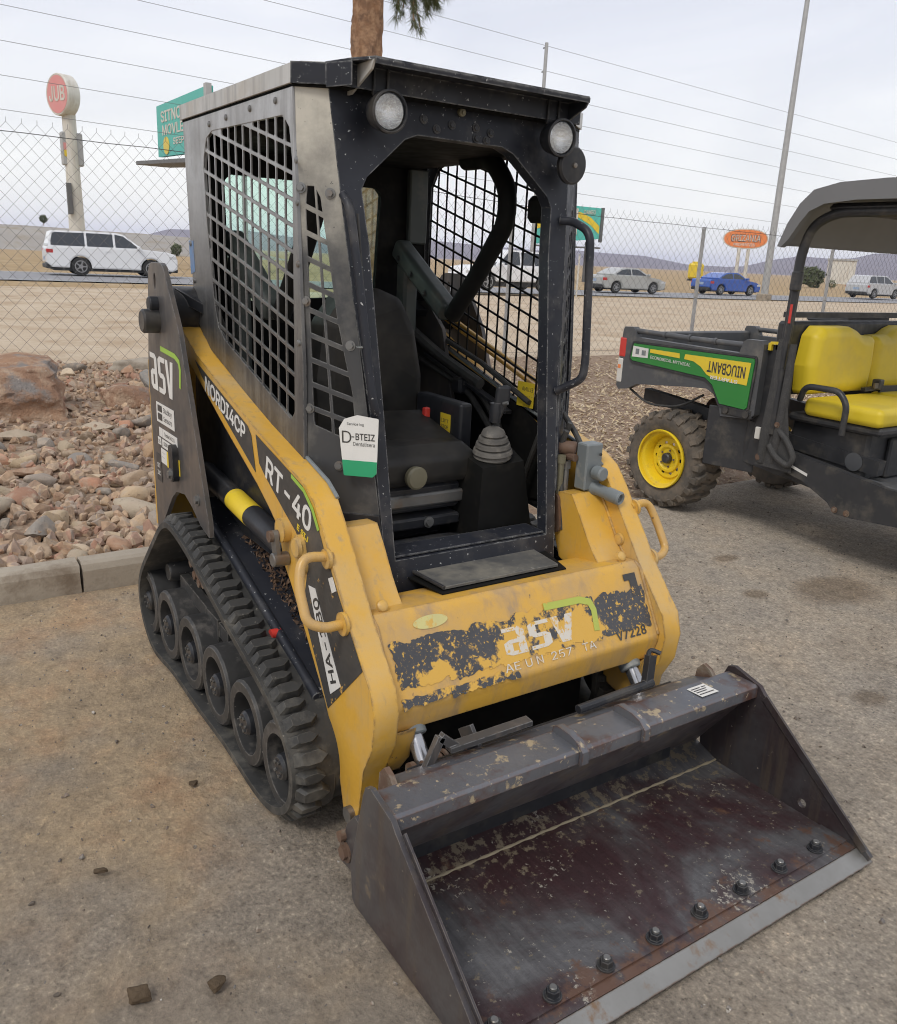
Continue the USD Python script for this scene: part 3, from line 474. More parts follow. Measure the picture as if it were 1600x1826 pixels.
bp = A([[-.5, -.6, -.5], [.5, -.6, -.5], [.55, .5, -.5], [-.5, .55, -.5], [-.42, -.55, .45], [.30, -.6, .42], [.34, .38, .40], [-.3, .52, .46], [.46, .1, .18], [.5, .46, -.1], [.44, -.5, .05]])
bm = subdiv(hull(bp), 4); bm = trimesh.smoothing.filter_laplacian(bm, lamb=0.5, iterations=4)
nb = bm.vertices / np.linalg.norm(bm.vertices, axis=1)[:, None]
bm.vertices = bm.vertices + nb * ((meshkit.fbm(bm.vertices * 4.0 + 3, 6, 4) - 0.5) * 0.24)[:, None]
bm.vertices = bm.vertices * A([0.9, 1.1, 0.52]) + A([-5.25, -0.72, 0.30])
part('boulder', bm, Mt['boulder'], label='big reddish brown boulder sitting on the stone bed by the fence', category='boulder', smooth=24)
Mt['greyrock'] = look('grey_rock', (0.25, 0.24, 0.22), (0.19, 0.18, 0.165), 6.0, 0.9, 0.0, dirt=((0.36, 0.3, 0.24), 0.58, 8.0, 0.12), bump=0.02, bscale=20, spec=0.2)
for nm, seed, loc, sz, lb, mm in [('grey_rock', 31, (-5.6, 0.92, 0.18), (0.55, 0.6, 0.34), 'grey angular rock half hidden behind the loader tower', 'greyrock'), ('pale_rock', 32, (-7.45, 1.12, 0.14), (0.45, 0.85, 0.22), 'pale flat rock lying at the foot of the fence', 'kerb'), ('brown_rock', 35, (-5.3, 0.42, 0.17), (0.36, 0.42, 0.22), 'rounded brown rock between the boulder and the grey rock', 'boulder')]:
    m = rock(seed, sz); m.apply_translation(loc); part(nm, m, Mt[mm], label=lb, category='rock', smooth=35)

# ---- leaf litter and mulch on the right, pebbles and clods on the lot
g = np.random.default_rng(8); V = []; F = []
for k in range(30000):
    x, y = -1.25 - g.beta(1.0, 1.6) * 6.9, 1.9 + g.beta(1, 1.3) * 12
    if x > -1.5 and g.random() < 0.6: continue
    l, w = 0.012 + 0.045 * g.random() ** 2.2, g.uniform(0.003, 0.014); a = g.uniform(0, 6.28); t, tt = g.normal(0, 0.35, 2)
    z = float(0)
    u = A([math.cos(a), math.sin(a), math.sin(t)]) * l; v = A([-math.sin(a), math.cos(a), math.sin(tt)]) * w
    V.append((x, y, u, v))
zz = bedz(A([q[0] for q in V]), A([q[1] for q in V])) + g.uniform(0.006, 0.03, len(V))
VV = np.concatenate([[A([x, y, z]) - u, A([x, y, z]) - v + A([0, 0, .004]), A([x, y, z]) + u, A([x, y, z]) + v + A([0, 0, .004])] for (x, y, u, v), z in zip(V, zz)])
i4 = np.arange(len(V)) * 4; FF = np.vstack([np.stack([i4, i4 + 1, i4 + 2], 1), np.stack([i4, i4 + 2, i4 + 3], 1)])
Mt['litter'] = usdkit.material(stage, '/World/Looks/leaf_litter_mix', {'g': ('geometry', {}), 'vo': ('voronoi_texture', {'scale': 45}), 'vs': ('separate_color', {}), 'r': ('rgb_ramp', {'ramp': [(0.0, (0.40, 0.30, 0.19)), (0.2, (0.52, 0.42, 0.26)), (0.4, (0.30, 0.21, 0.15)), (0.6, (0.58, 0.50, 0.32)), (0.75, (0.44, 0.33, 0.23)), (0.9, (0.56, 0.49, 0.40)), (1.0, (0.33, 0.25, 0.16))]}), 'p': ('principled_bsdf', {'roughness': 0.9, 'specular_ior_level': 0.2})}, [('g.position', 'vo.vector'), ('vo.color', 'vs.color'), ('vs.r', 'r.fac'), ('r.color', 'p.base_color')], surface='p.BSDF')
part('leaf_litter', trimesh.Trimesh(VV, FF, process=False), Mt['litter'], label='dry leaves, straw and bark scattered on the bed by the fence', category='leaf litter', kind='stuff', smooth=False)
g = np.random.default_rng(9); peb = []
for k in range(5200):
    x, y = g.uniform(-1.2, 2.6), g.uniform(-2.2, 3.6)
    r = float(np.clip(g.lognormal(-5.75, 0.45), 0.0015, 0.010)); m = posed(lowps[g.integers(14)], r * g.uniform((0.9, 0.7, 0.5), (1.3, 1, 0.8)), g, False); m.apply_translation((x, y, float(lotz(A([x]), A([y]))[0]) + r * 0.3)); peb.append(m)
Mt['grit'] = usdkit.material(stage, '/World/Looks/grit_mix', {'g': ('geometry', {}), 'vo': ('voronoi_texture', {'scale': 70}), 'vs': ('separate_color', {}), 'r': ('rgb_ramp', {'ramp': [(0.0, (0.10, 0.085, 0.07)), (0.3, (0.22, 0.17, 0.13)), (0.6, (0.16, 0.15, 0.14)), (0.85, (0.3, 0.26, 0.21)), (1.0, (0.5, 0.47, 0.42))]}), 'p': ('principled_bsdf', {'roughness': 0.9, 'specular_ior_level': 0.25})}, [('g.position', 'vo.vector'), ('vo.color', 'vs.color'), ('vs.r', 'r.fac'), ('r.color', 'p.base_color')], surface='p.BSDF')
part('grit', cat(*peb), Mt['grit'], label='loose grit and small pebbles strewn over the lot', category='grit', kind='stuff', smooth=False)
Mt['clod'] = look('dirt_clod', (0.075, 0.055, 0.036), (0.10, 0.072, 0.046), 30.0, 0.95, 0.0, bump=0.006, bscale=90, spec=0.15)
for i, (x, y, s, lb) in enumerate([(0.662, -1.103, 0.014, 'small dark dirt clod by itself on the lot left of the bucket'), (1.082, -1.119, 0.019, 'left one of the two dirt clods at the bottom edge'), (1.136, -0.973, 0.018, 'right one of the two dirt clods at the bottom edge'), (0.42, -0.797, 0.011, 'reddish dirt clod just beside the front of the track')]):
    m = rock(60 + i, (2 * s, 2.3 * s, 1.3 * s), 20, 0.1); m.apply_translation((x, y, 0.35 * s)); part('dirt_clod', m, Mt['clod'], label=lb, category='dirt clod', smooth=30)

# ---- chain link fence
FX = -8.3
def ftop(y): return np.interp(y, [-4, 0, 2, 7, 8.7, 11.3, 15.2, 18, 22], [2.64, 2.57, 2.55, 2.31, 2.25, 2.22, 2.17, 2.10, 2.05])
fence = thing('chain_link_fence', 'grey chain link fence running along the back of the lot', 'fence', (FX, 0, 0))
py_ = 0.0765; pzz = 0.083; V = []; F = []
cols = np.arange(-3.2, 22, py_); nrow = 34
for ci, y in enumerate(cols):
    s = 1 if ci % 2 else -1; P = []
    zt = float(ftop(y)) + 0.10
    for k in range(nrow + 1):
        z = zt - k * pzz
        if z < -0.02: break
        off = py_ / 2 * (1 if (k % 2) else -1) * s; nz = 0.004 * math.sin(ci * 1.7 + k * 2.3)
        P.append((0.006 * (1 if k % 2 else -1) + nz, y + off, z))
    # twisted barb on top
    if len(P) < 3: continue
    if s < 0: P.insert(0, (0.0, y + py_ / 2 + 0.002, zt + 0.045)) if P[0][1] > y else P.insert(0, (0.0, y - py_ / 2 - 0.002, zt + 0.045))
    P = A(P); n = len(P); r = 0.0025; b = len(V)
    V += [p + o for p in P for o in (A([r, 0, 0.0]), A([-r * .5, r * .87, 0]), A([-r * .5, -r * .87, 0]))]
    for k in range(n - 1):
        for j in range(3):
            jj = (j + 1) % 3; a0, a1, b0, b1 = b + k * 3 + j, b + k * 3 + jj, b + k * 3 + 3 + j, b + k * 3 + 3 + jj; F += [(a0, a1, b1), (a0, b1, b0)]
part('wire_mesh', trimesh.Trimesh(A(V), F, process=False), Mt['chain'], fence, smooth=True)
ys = np.linspace(-3.2, 22, 60); part('top_wire', tube([(0.012, y, float(ftop(y)) + 0.004 * math.sin(y * 5)) for y in ys], 0.0045, 6), Mt['darkwire'], fence)
part('bottom_wire', tube([(0.012, y, 0.09) for y in ys], 0.003, 5), Mt['chain'], fence)
for y in (-1.75, 2.7, 6.95, 11.3, 15.3, 19.6):
    h = float(ftop(y)) - 0.01
    pst = part('fence_post', lathe([(0, -0.3), (0.034, -0.3), (0.034, h - 0.03)], (-0.045, y, 0), (0, 0, 1), 14), Mt['galv'], fence)
    part('post_cap', lathe([(0.034, h - 0.03), (0.04, h - 0.028), (0.04, h + 0.0), (0.03, h + 0.02), (0, h + 0.03)], (-0.045, y, 0), (0, 0, 1), 14), Mt['galv'], pst)
    [part('tie_wire', tube([(-0.045 + 0.038 * math.cos(t), y + 0.038 * math.sin(t), z) for t in np.linspace(-1.6, 1.6, 7)], 0.002, 4), Mt['chain'], pst) for z in (0.5, 1.0, 1.5, h - 0.2)]

# ---- pine tree behind the cab
tree = thing('pine_tree', 'pine tree with flaky orange bark rising behind the loader cab', 'tree', (-5.0, 2.615, 0))
zs = np.linspace(-0.1, 7.0, 120); an = np.linspace(0, 2 * np.pi, 40, endpoint=False); Zg, Ag = np.meshgrid(zs, an, indexing='ij'); rad = 0.165 - 0.010 * Zg
q = np.stack([np.cos(Ag) * 3.4, np.sin(Ag) * 3.4, Zg * 5.0], -1); plates = meshkit.fbm(q, 4, 2); rad = rad + 0.03 * (plates - 0.5) + 0.012 * (meshkit.noise(np.stack([np.cos(Ag) * 7, np.sin(Ag) * 7, Zg * 12], -1), 5) > 0.55)
TV = np.stack([rad * np.cos(Ag), rad * np.sin(Ag), Zg], -1).reshape(-1, 3); F = []
for i in range(119):
    for j in range(40): k = (j + 1) % 40; F += [(i * 40 + j, i * 40 + k, (i + 1) * 40 + k), (i * 40 + j, (i + 1) * 40 + k, (i + 1) * 40 + j)]
part('trunk', trimesh.Trimesh(TV, F, process=False), Mt['bark'], tree, smooth=25)
g = np.random.default_rng(12); limbs = []; NV = []; NF = []
def needles(c, d, n, L, spread=0.8):
    for _ in range(n):
        v = unit(A(d) * 0.8 + g.normal(0, spread, 3)); s = unit(np.cross(v, g.normal(size=3))) * 0.0022; l = L * g.uniform(0.6, 1.15); b = len(NV)
        c0 = c + g.normal(0, 0.012, 3); tip = c0 + v * l + A([0, 0, -0.18 * l])
        NV.extend([c0 - s, c0 + s, tip]); NF.append((b, b + 1, b + 2))
def twig(p0, p1, nt, L=0.11):
    p0, p1 = A(p0), A(p1); d = p1 - p0; mid = (p0 + p1) / 2 + A([0, 0, 0.03]); limbs.append(tube([p0, mid, p1], [0.009, 0.007, 0.004], 6))
    for k in range(nt):
        t = (k + 1) / nt; c = p0 * (1 - t) + p1 * t + A([0, 0, 0.12 * t * (1 - t)]); needles(c, d / np.linalg.norm(d) + A([0, 0, -0.2]), 56, L)
# the visible bough, hanging to the right of the trunk, and the crown above the frame
bo = A([0.02, 0.10, 1.55 + 2.75]); tips = [(0.0, 0.36, 3.62), (0.05, 0.47, 3.52), (0.0, 0.62, 3.66), (0.02, 0.72, 3.72), (-0.05, 0.30, 3.78), (0.06, 0.55, 3.80), (0.0, 0.82, 3.84), (0.03, 0.68, 3.86), (-0.04, 0.42, 3.86)]
limbs.append(tube([bo, (0, 0.35, 4.2), (0, 0.62, 4.05), (0, 0.9, 4.0)], [0.022, 0.018, 0.013, 0.007], 8))
for t in tips: [twig(A([0, 0.35 + 0.5 * (t[1] - 0.2) * 0.6, 4.16]) + g.normal(0, .03, 3), A(t) + g.normal(0, .05, 3) * (q_ > 0), 7, 0.10) for q_ in range(3)]
for k in range(46):
    z = g.uniform(4.4, 7.0); a = g.uniform(0, 6.28); l = g.uniform(0.5, 1.5) * (1 - (z - 4.2) / 4); e = A([math.cos(a) * l, math.sin(a) * l, z + g.uniform(-0.3, 0.3)])
    limbs.append(tube([(0, 0, z), e * A([.6, .6, 1]) + A([0, 0, 0.06]), e], [0.02, 0.014, 0.007], 6))
    for _ in range(4): twig(e * A([.75, .75, 1]) + A([0, 0, 0.03]), e + g.normal(0, 0.22, 3), 3, 0.13)
crown = part('crown', trimesh.Trimesh(A(NV), NF, process=False), Mt['needle'], tree, smooth=False)
part('bough', cat(*limbs), Mt['bark'], tree)

# ---- the air between here and the hills
hz = trimesh.creation.box(bounds=[[-9200, -3200, -9.0], [420, 9200, 150.0]])
part('haze', hz, usdkit.material(stage, '/World/Looks/haze_air', {'v': ('principled_volume', {'color': (0.78, 0.80, 0.99), 'density': 0.00012, 'anisotropy': 0.2})}, [], volume='v.volume'), kind='stuff', smooth=False)
# ================================================================ FAR THINGS: signs, poles, wires, cars
Mt['signwhite'] = look('sign_white', (0.62, 0.60, 0.54), (0.55, 0.52, 0.46), 0.6, 0.6, 0.05, streak=((0.42, 0.36, 0.28), 0.6, 3.0, 0.12))
Mt['signred'] = look('sign_faded_red', (0.64, 0.25, 0.24), (0.62, 0.29, 0.27), 1.0, 0.6, 0.05)
Mt['teal'] = look('billboard_teal', (0.075, 0.42, 0.36), (0.09, 0.45, 0.38), 0.3, 0.6, 0.05)
Mt['signgrey'] = look('sign_grey', (0.40, 0.40, 0.39), (0.33, 0.33, 0.33), 0.9, 0.6, 0.05)
Mt['darksteel'] = look('dark_steel', (0.10, 0.10, 0.10), (0.13, 0.13, 0.13), 0.9, 0.6, 0.05)
# round drum sign on its pole
sg = thing('pole_sign', 'white pole sign with round pink red drum on top at the left', 'sign', (-70, 12.45, 0))
part('pole', lathe([(0, -0.2), (0.62, -0.2), (0.60, 1.0), (0.50, 6.8), (0.48, 10.4), (0, 10.4)], (0, 0.15, 0), (0, 0, 1), 20), Mt['signwhite'], sg)
nf = unit(A([0.36, -0.93, 0])); uf = unit(np.cross([0, 0, 1], nf)); cen = A([0, -0.12, 11.62])
dr = part('drum', lathe([(0, -0.5), (1.36, -0.5), (1.42, -0.42), (1.42, 0.42), (1.36, 0.5), (1.28, 0.46), (0, 0.46)], cen, nf, 40), Mt['signwhite'], sg)
part('face', lathe([(0, 0), (1.27, 0), (1.27, 0.02), (0, 0.02)], cen + nf * 0.465, nf, 40), Mt['signred'], dr)
part('lettering', text('JUB', cen + nf * 0.49 - uf * 1.0 - A([0, 0, 0.42]), uf, (0, 0, 1), 0.95, 0.02, 2.0), Mt['signwhite'], dr)
bx0 = place(cbox((-0.72, -0.35, 0), (0.72, 0.35, 2.35), 0.08), (0, 0.1, 6.85), uf * 0.55 + A([0, 0.6, 0]), -nf, (0, 0, 1))
rb = part('reader_board', cbox((-0.3, -0.55, 6.85), (0.3, 0.95, 9.15), 0.08), Mt['signgrey'], sg)
part('red_panel', cbox((0.302, -0.42, 7.9), (0.312, 0.05, 8.4)), Mt['signred'], rb); part('yellow_panel', cbox((0.302, -0.40, 7.45), (0.312, 0.08, 7.9)), Mt['yellow_print'], rb)
part('meter_box', cbox((0.45, -0.5, 3.4), (0.75, -0.15, 5.6), 0.03), Mt['darksteel'], sg)
# billboard at the left
P0, P1 = A([-69.65, 18.9, 8.05]), A([-54.2, 17.75, 7.35]); h0, h1 = 3.6, 3.75
bb = thing('billboard', 'teal billboard with white words above a dark catwalk, behind the cab roof', 'billboard', (-62, 18.3, 0))
o = A([62, -18.3, 0]); d = unit(P1 - P0); nrm = unit(np.cross(d, [0, 0, 1]))
pn = part('panel', quad(P0 + o, P1 + o, P1 + o + A([0, 0, h1]), P0 + o + A([0, 0, h0]), -0.35), Mt['teal'], bb)
LW = np.linalg.norm(P1 - P0); dz = A([0, 0, 1.0])
nf2 = nrm if nrm @ (CAM - P0) > 0 else -nrm
ud = d if np.cross(d, dz) @ nf2 > 0 else -d
def bt(s, t, h, w, zo, m): part('lettering', text(s, P0 + o + d * t + A([0, 0, zo - 0.04 * t]) + nf2 * 0.01, d, (0, 0, 1), h, 0.02, w), Mt[m], pn)
bt('SITNO', 1.6, 0.72, 6.6, 2.45, 'signwhite'); bt('MOVLEBI', 1.9, 0.66, 9.2, 1.55, 'signwhite'); bt('SEEP', 5.4, 0.42, 3.4, 0.95, 'signwhite')
part('yellow_emblem', place(cyl((0, 0, 0), (0, 0, 0.03), 0.62, 20), P0 + o + d * 3.1 + A([0, 0, 0.72]) + nf2 * 0.01, d * 1.6, (0, 0, 1), nf2), Mt['yellow_print'], pn)
part('end_frame', beam(P1 + o, P1 + o + A([0, 0, h1 + 0.1]), 0.35, 0.5), Mt['signgrey'], bb)
cw = [P0 + o - d * 2.3 + A([0, 0, -0.35]), P1 + o + A([0, 0, -0.55])]
part('catwalk', place(cbox((0, -1.3, -0.28), (np.linalg.norm(cw[1] - cw[0]), 1.4, 0.0), 0.03), cw[0], unit(cw[1] - cw[0]), unit(np.cross([0, 0, 1], unit(cw[1] - cw[0])))), Mt['darksteel'], bb)
part('column', cyl((2.5, 0.2, -0.2), (2.5, 0.2, 7.4), 0.5, 16), Mt['darksteel'], bb)
# billboard at the right
b2 = thing('billboard', 'small teal and yellow billboard seen beside the right cab post', 'billboard', (-61.6, 54.25, 0))
a0, a1 = A([-2.0, -2.25, 0]), A([2.0, 2.35, 0]); d2 = unit(a1 - a0); n2 = unit(np.cross(d2, [0, 0, 1]))
if n2 @ (CAM - A([-61.6, 54.25, 0])) < 0: n2 = -n2
W2 = np.linalg.norm(a1 - a0)
def loc2(u, z, off=0.0): return a0 + d2 * u + A([0, 0, z]) + n2 * off
p2 = part('panel', quad(loc2(0, 3.2), loc2(W2, 3.9), loc2(W2, 6.6), loc2(0, 6.95), 0.3), Mt['teal'], b2)
wave = Polygon([(0, 4.5), (1.2, 4.9), (2.6, 5.6), (4.0, 5.75), (5.2, 5.1), (W2 - 0.05, 4.3), (W2 - 0.05, 5.0), (5.2, 5.75), (4.2, 6.2), (2.4, 6.1), (1.0, 5.4), (0, 5.0)])
off = 0.31
part('yellow_wave', place(extr(wave, 0.02), a0 + n2 * off, d2, (0, 0, 1), n2), Mt['yellow_print'], p2)
part('pale_tower', place(extr(sbox(3.3, 4.2, 4.0, 6.5), 0.02), a0 + n2 * (off + .03), d2, (0, 0, 1), n2), Mt['signwhite'], p2)
part('lettering', text('CAMEO', loc2(4.5, 6.05, off + .03), d2, (0, 0, 1), 0.34, 0.02, 1.1), Mt['signwhite'], p2)
part('lettering', text('SECRET', loc2(2.3, 4.1, off + .03), d2, (0, 0, 1), 0.36, 0.02, 1.6), Mt['signwhite'], p2)
part('dark_edge', place(cbox((W2 - 0.02, 3.6, -0.4), (W2 + 0.32, 6.65, 0.1)), a0, d2, (0, 0, 1), n2), Mt['darksteel'], b2)
part('catwalk', place(cbox((-0.2, 3.0, 0.0), (W2 + 0.2, 3.14, 0.9)), a0, d2, (0, 0, 1), n2), Mt['darksteel'], b2)
part('top_sign', place(cbox((-0.1, 7.05, 0), (0.95, 7.75, 0.2)), a0, d2, (0, 0, 1), n2), Mt['yellow_print'], b2)
for u in (0.8, 5.0): part('post', cyl(loc2(u, -0.2, -0.3), loc2(u, 3.6, -0.3), 0.14, 10), Mt['darksteel'], b2)
# oval sign
ov = thing('oval_sign', 'orange oval sign on two pale posts behind the blue car', 'sign', (-83.8, 108.7, 0))
ud3 = unit(A([4.8, 3.76, 0])); n3 = unit(np.cross(ud3, [0, 0, 1])); n3 = n3 if n3 @ (CAM - A([-83.8, 108.7, 0])) > 0 else -n3
tt = np.linspace(0, 2 * np.pi, 48, endpoint=False); el = Polygon(np.stack([3.05 * np.sign(np.cos(tt)) * np.abs(np.cos(tt)) ** 0.8, 1.28 * np.sign(np.sin(tt)) * np.abs(np.sin(tt)) ** 0.9], 1))
oc = A([0, 0, 6.32])
bd = part('board', place(extr(el.buffer(0.16), 0.5), oc - n3 * 0.5, ud3, (0, 0, 1), n3), Mt['signwhite'], ov)
part('face', place(extr(el, 0.03), oc + n3 * 0.002, ud3, (0, 0, 1), n3), Mt['orange_print'], bd)
part('lettering', text('GRIZANIA', oc - ud3 * 2.1 - A([0, 0, 0.42]) + n3 * 0.034, ud3, (0, 0, 1), 1.0, 0.02, 4.3), Mt['black_print'], bd)
part('lettering', text('GRIZANIA', oc - ud3 * 2.0 - A([0, 0, 0.34]) + n3 * 0.058, ud3, (0, 0, 1), 0.86, 0.02, 4.1, False), Mt['white_plastic'], bd)
part('lettering', text('PROPERTIES', oc - ud3 * 1.6 - A([0, 0, 1.02]) + n3 * 0.034, ud3, (0, 0, 1), 0.36, 0.02, 3.0), Mt['white_plastic'], bd)
for u in (-0.72, 0.6): part('post', cyl(A(ud3) * u - n3 * 0.25 + A([0, 0, -0.2]), A(ud3) * u - n3 * 0.25 + A([0, 0, 5.2]), 0.26, 12), Mt['signwhite'], ov)
# poles and wires
lp = thing('light_pole', 'tall slim grey light pole rising out of the picture at the right', 'pole', (-30.22, 42.76, 0))
part('shaft', lathe([(0, -0.2), (0.22, -0.2), (0.21, 0.4), (0.115, 18.5), (0, 18.5)], (0, 0, 0), (0, 0, 1), 14), Mt['galv'], lp)
part('base_flange', cbox((-0.32, -0.32, -0.1), (0.32, 0.32, 0.35), 0.04), Mt['kerb'], lp)
upole = thing('utility_pole', 'grey utility pole rising behind the cab visor, carrying wires', 'pole', (-51.9, 42.5, 0))
part('shaft', lathe([(0, -0.2), (0.17, -0.2), (0.13, 17.0), (0, 17.05)], (0, 0, 0), (0, 0, 1), 12), Mt['galv'], upole)
[part('insulator', cyl((-0.1, 0, z), (-0.35, 0, z), 0.05, 8), Mt['darksteel'], upole) for z in (16.7, 15.1, 13.5)]
Mt['wiregrey'] = look('wire_grey', (0.16, 0.16, 0.165), (0.2, 0.2, 0.2), 5.0, 0.6, 0.0)
WR = {'top': [(6.147, 20.511), (117.1, 16.812)], 'second from the top': [(5.943, 18.525), (117.9, 15.023)], 'third from the top': [(5.758, 16.726), (118.6, 13.172)], 'fourth from the top': [(5.561, 14.809), (119.4, 11.421)], 'fifth from the top': [(5.362, 12.869), (120.2, 9.519)], 'sixth from the top': [(5.166, 10.954), (120.9, 7.785)], 'lowest': [(4.969, 9.038), (121.7, 5.884)]}
for k, ((ya, za), (yb_, zb_)) in WR.items():
    s = (zb_ - za) / (yb_ - ya); P = [(-60.0, y, za + s * (y - ya)) for y in np.linspace(-30, 150, 30)]
    part('power_line', tube(P, 0.016, 5), Mt['wiregrey'], label=f'thin overhead wire crossing the sky, {k} of the seven', category='power line', group='overhead wires across the sky')
# cars
Mt['tyre'] = look('car_tyre', (0.02, 0.02, 0.02), (0.03, 0.03, 0.03), 9.0, 0.8, 0.0)
Mt['alloy'] = look('alloy_wheel', (0.32, 0.32, 0.33), (0.28, 0.28, 0.28), 9.0, 0.35, 0.0, metal=0.7)
Mt['carglass'] = look('car_glass', (0.022, 0.027, 0.032), (0.025, 0.03, 0.035), 2.0, 0.06, 0.0, spec=0.8)
Mt['blacktrim'] = look('black_trim', (0.025, 0.025, 0.025), (0.03, 0.03, 0.03), 9.0, 0.6, 0.0)
Mt['taillight'] = look('tail_light', (0.45, 0.03, 0.03), (0.4, 0.03, 0.03), 9.0, 0.25, 0.0)
Mt['headlight'] = look('head_light', (0.55, 0.55, 0.55), (0.5, 0.5, 0.5), 9.0, 0.2, 0.0)
Mt['plate'] = look('number_plate', (0.30, 0.38, 0.5), (0.28, 0.35, 0.46), 9.0, 0.4, 0.0)
PAINT = {'white': look('car_white', (0.72, 0.73, 0.74), (0.72, 0.73, 0.74), 1.0, 0.25, 0.0, coat=0.6), 'silver': look('car_silver', (0.40, 0.40, 0.38), (0.40, 0.40, 0.38), 1.0, 0.3, 0.0, metal=0.3, coat=0.5), 'blue': look('car_blue', (0.02, 0.085, 0.36), (0.02, 0.085, 0.36), 1.0, 0.25, 0.0, coat=0.7), 'silver2': look('car_silver_light', (0.50, 0.50, 0.50), (0.50, 0.50, 0.50), 1.0, 0.3, 0.0, metal=0.3, coat=0.5)}
def car(name, label, category, loc, rz, paint, L, W, body, roof, wheels, R, pillars, group=None, cap=None):
    """body, roof: side outlines (x, z); the body bulges at its waist, the roof part narrows upwards"""
    t = thing(name, label, category, loc, rz, group)
    bp_ = Polygon(body)
    for wx in wheels: bp_ = bp_.difference(shapely.Point(wx, R * 0.98).buffer(R * 1.14, 16))
    bp_ = bp_.buffer(-0.05).buffer(0.05)
    core = py(bp_, -W / 2 + 0.05, W / 2 - 0.05)
    skin = [py(bp_.buffer(-0.025), -W / 2 + 0.015, W / 2 - 0.015), py(bp_.buffer(-0.06), -W / 2, W / 2)]
    bd_ = part('body', cat(core, *skin), PAINT[paint], t, smooth=50)
    under = Polygon([(-L / 2 + 0.3, 0.2), (L / 2 - 0.3, 0.2), (L / 2 - 0.25, 0.5), (-L / 2 + 0.25, 0.5)]); part('underbody', py(under, -W / 2 + 0.12, W / 2 - 0.12), Mt['blacktrim'], t)
    zr = max(z for _, z in roof); zb2 = min(z for _, z in roof)
    def taper(m):
        v = m.vertices.copy(); k = np.clip((v[:, 2] - zb2) / (zr - zb2), 0, 1); v[:, 1] *= 1 - 0.2 * k ** 1.3; return trimesh.Trimesh(v, m.faces, process=False)
    cab_ = part('roof', taper(py(Polygon(roof).buffer(-0.06).buffer(0.06), -W / 2 + 0.06, W / 2 - 0.06)), PAINT[paint], t, smooth=50)
    inner = Polygon(roof).buffer(-0.075).intersection(sbox(-L, zb2 + 0.02, L, zr - 0.07))
    for s in (-1, 1):
        xs0 = inner.bounds
        edges = [xs0[0]] + list(pillars) + [xs0[2]]
        for e0, e1 in zip(edges, edges[1:]):
            w = inner.intersection(sbox(e0 + 0.05, 0, e1 - 0.05, 9)).buffer(-0.02).buffer(0.02)
            if w.area < 0.02: continue
            m = py(w, -W / 2 + 0.052, -W / 2 + 0.075) if s < 0 else py(w, W / 2 - 0.075, W / 2 - 0.052)
            part('side_window', taper(m), Mt['carglass'], cab_, smooth=50)
    r_ = sorted(roof, key=lambda q: (q[1], q[0])); lo = [q for q in roof if q[1] == zb2]; hi = [q for q in roof if q[1] > zr - 0.06]
    xr0, xr1, xf1, xf0 = min(q[0] for q in lo), min(q[0] for q in hi), max(q[0] for q in hi), max(q[0] for q in lo)
    for nm, xa, xb_, sg_ in (('rear_window', xr0, xr1, -1), ('windscreen', xf0, xf1, 1)):
        za, zb3 = zb2 + 0.05, zr - 0.08; fa = lambda z: xa + (xb_ - xa) * (z - zb2) / (zr - zb2); h = W / 2 - 0.16
        pts = [(fa(za) + sg_ * 0.012, -h, za), (fa(za) + sg_ * 0.012, h, za), (fa(zb3) + sg_ * 0.012, h * 0.84, zb3), (fa(zb3) + sg_ * 0.012, -h * 0.84, zb3)]
        part(nm, quad(*(pts if sg_ > 0 else [pts[1], pts[0], pts[3], pts[2]]), 0.012), Mt['carglass'], cab_)
    for wx in wheels:
        for s in (-1, 1):
            y0 = s * (W / 2 - 0.02); w = part('wheel', lathe([(0, 0), (R * 0.66, 0), (R * 0.72, 0.015), (R * 0.95, 0.01), (R, 0.05), (R, 0.17), (R * 0.95, 0.21), (0, 0.21)], (wx, y0, R), (0, -s, 0), 28), Mt['tyre'], t)
            sp = [beam((wx, y0 + s * 0.006, R), (wx + R * 0.62 * math.cos(a), y0 + s * 0.006, R + R * 0.62 * math.sin(a)), 0.05, 0.012, (0, 1, 0)) for a in np.arange(5) * 1.2566]
            part('rim', cat(lathe([(R * 0.56, 0), (R * 0.66, 0), (R * 0.66, 0.03), (R * 0.56, 0.03)], (wx, y0 + s * 0.012, R), (0, -s, 0), 28), lathe([(0, 0), (0.09, 0), (0.09, 0.03), (0, 0.03)], (wx, y0 + s * 0.014, R), (0, -s, 0), 14), *sp), Mt['alloy'], w)
    xb0 = min(q[0] for q in body); zl = zb2 - 0.12
    for s in (-1, 1):
        part('tail_light', rbox((xb0 + 0.02, s * (W / 2 - 0.30), zl - 0.14), (xb0 + 0.30, s * (W / 2 + 0.004), zl + 0.03) if s > 0 else (xb0 + 0.30, s * (W / 2 - 0.30) , zl + 0.03), 0.02) if s > 0 else rbox((xb0 + 0.02, -W / 2 - 0.004, zl - 0.14), (xb0 + 0.30, -W / 2 + 0.30, zl + 0.03), 0.02), Mt['taillight'], t)
        xf_ = max(q[0] for q in body); part('headlight', rbox((xf_ - 0.4, (W / 2 - 0.36) if s > 0 else -W / 2 - 0.003, zl - 0.24), (xf_ - 0.06, W / 2 + 0.003 if s > 0 else -W / 2 + 0.36, zl - 0.1), 0.02), Mt['headlight'], t)
        part('mirror', rbox((xf0 - 0.35, W / 2 if s > 0 else -W / 2 - 0.2, zb2 + 0.02), (xf0 - 0.2, W / 2 + 0.2 if s > 0 else -W / 2, zb2 + 0.17), 0.03), PAINT[paint], t)
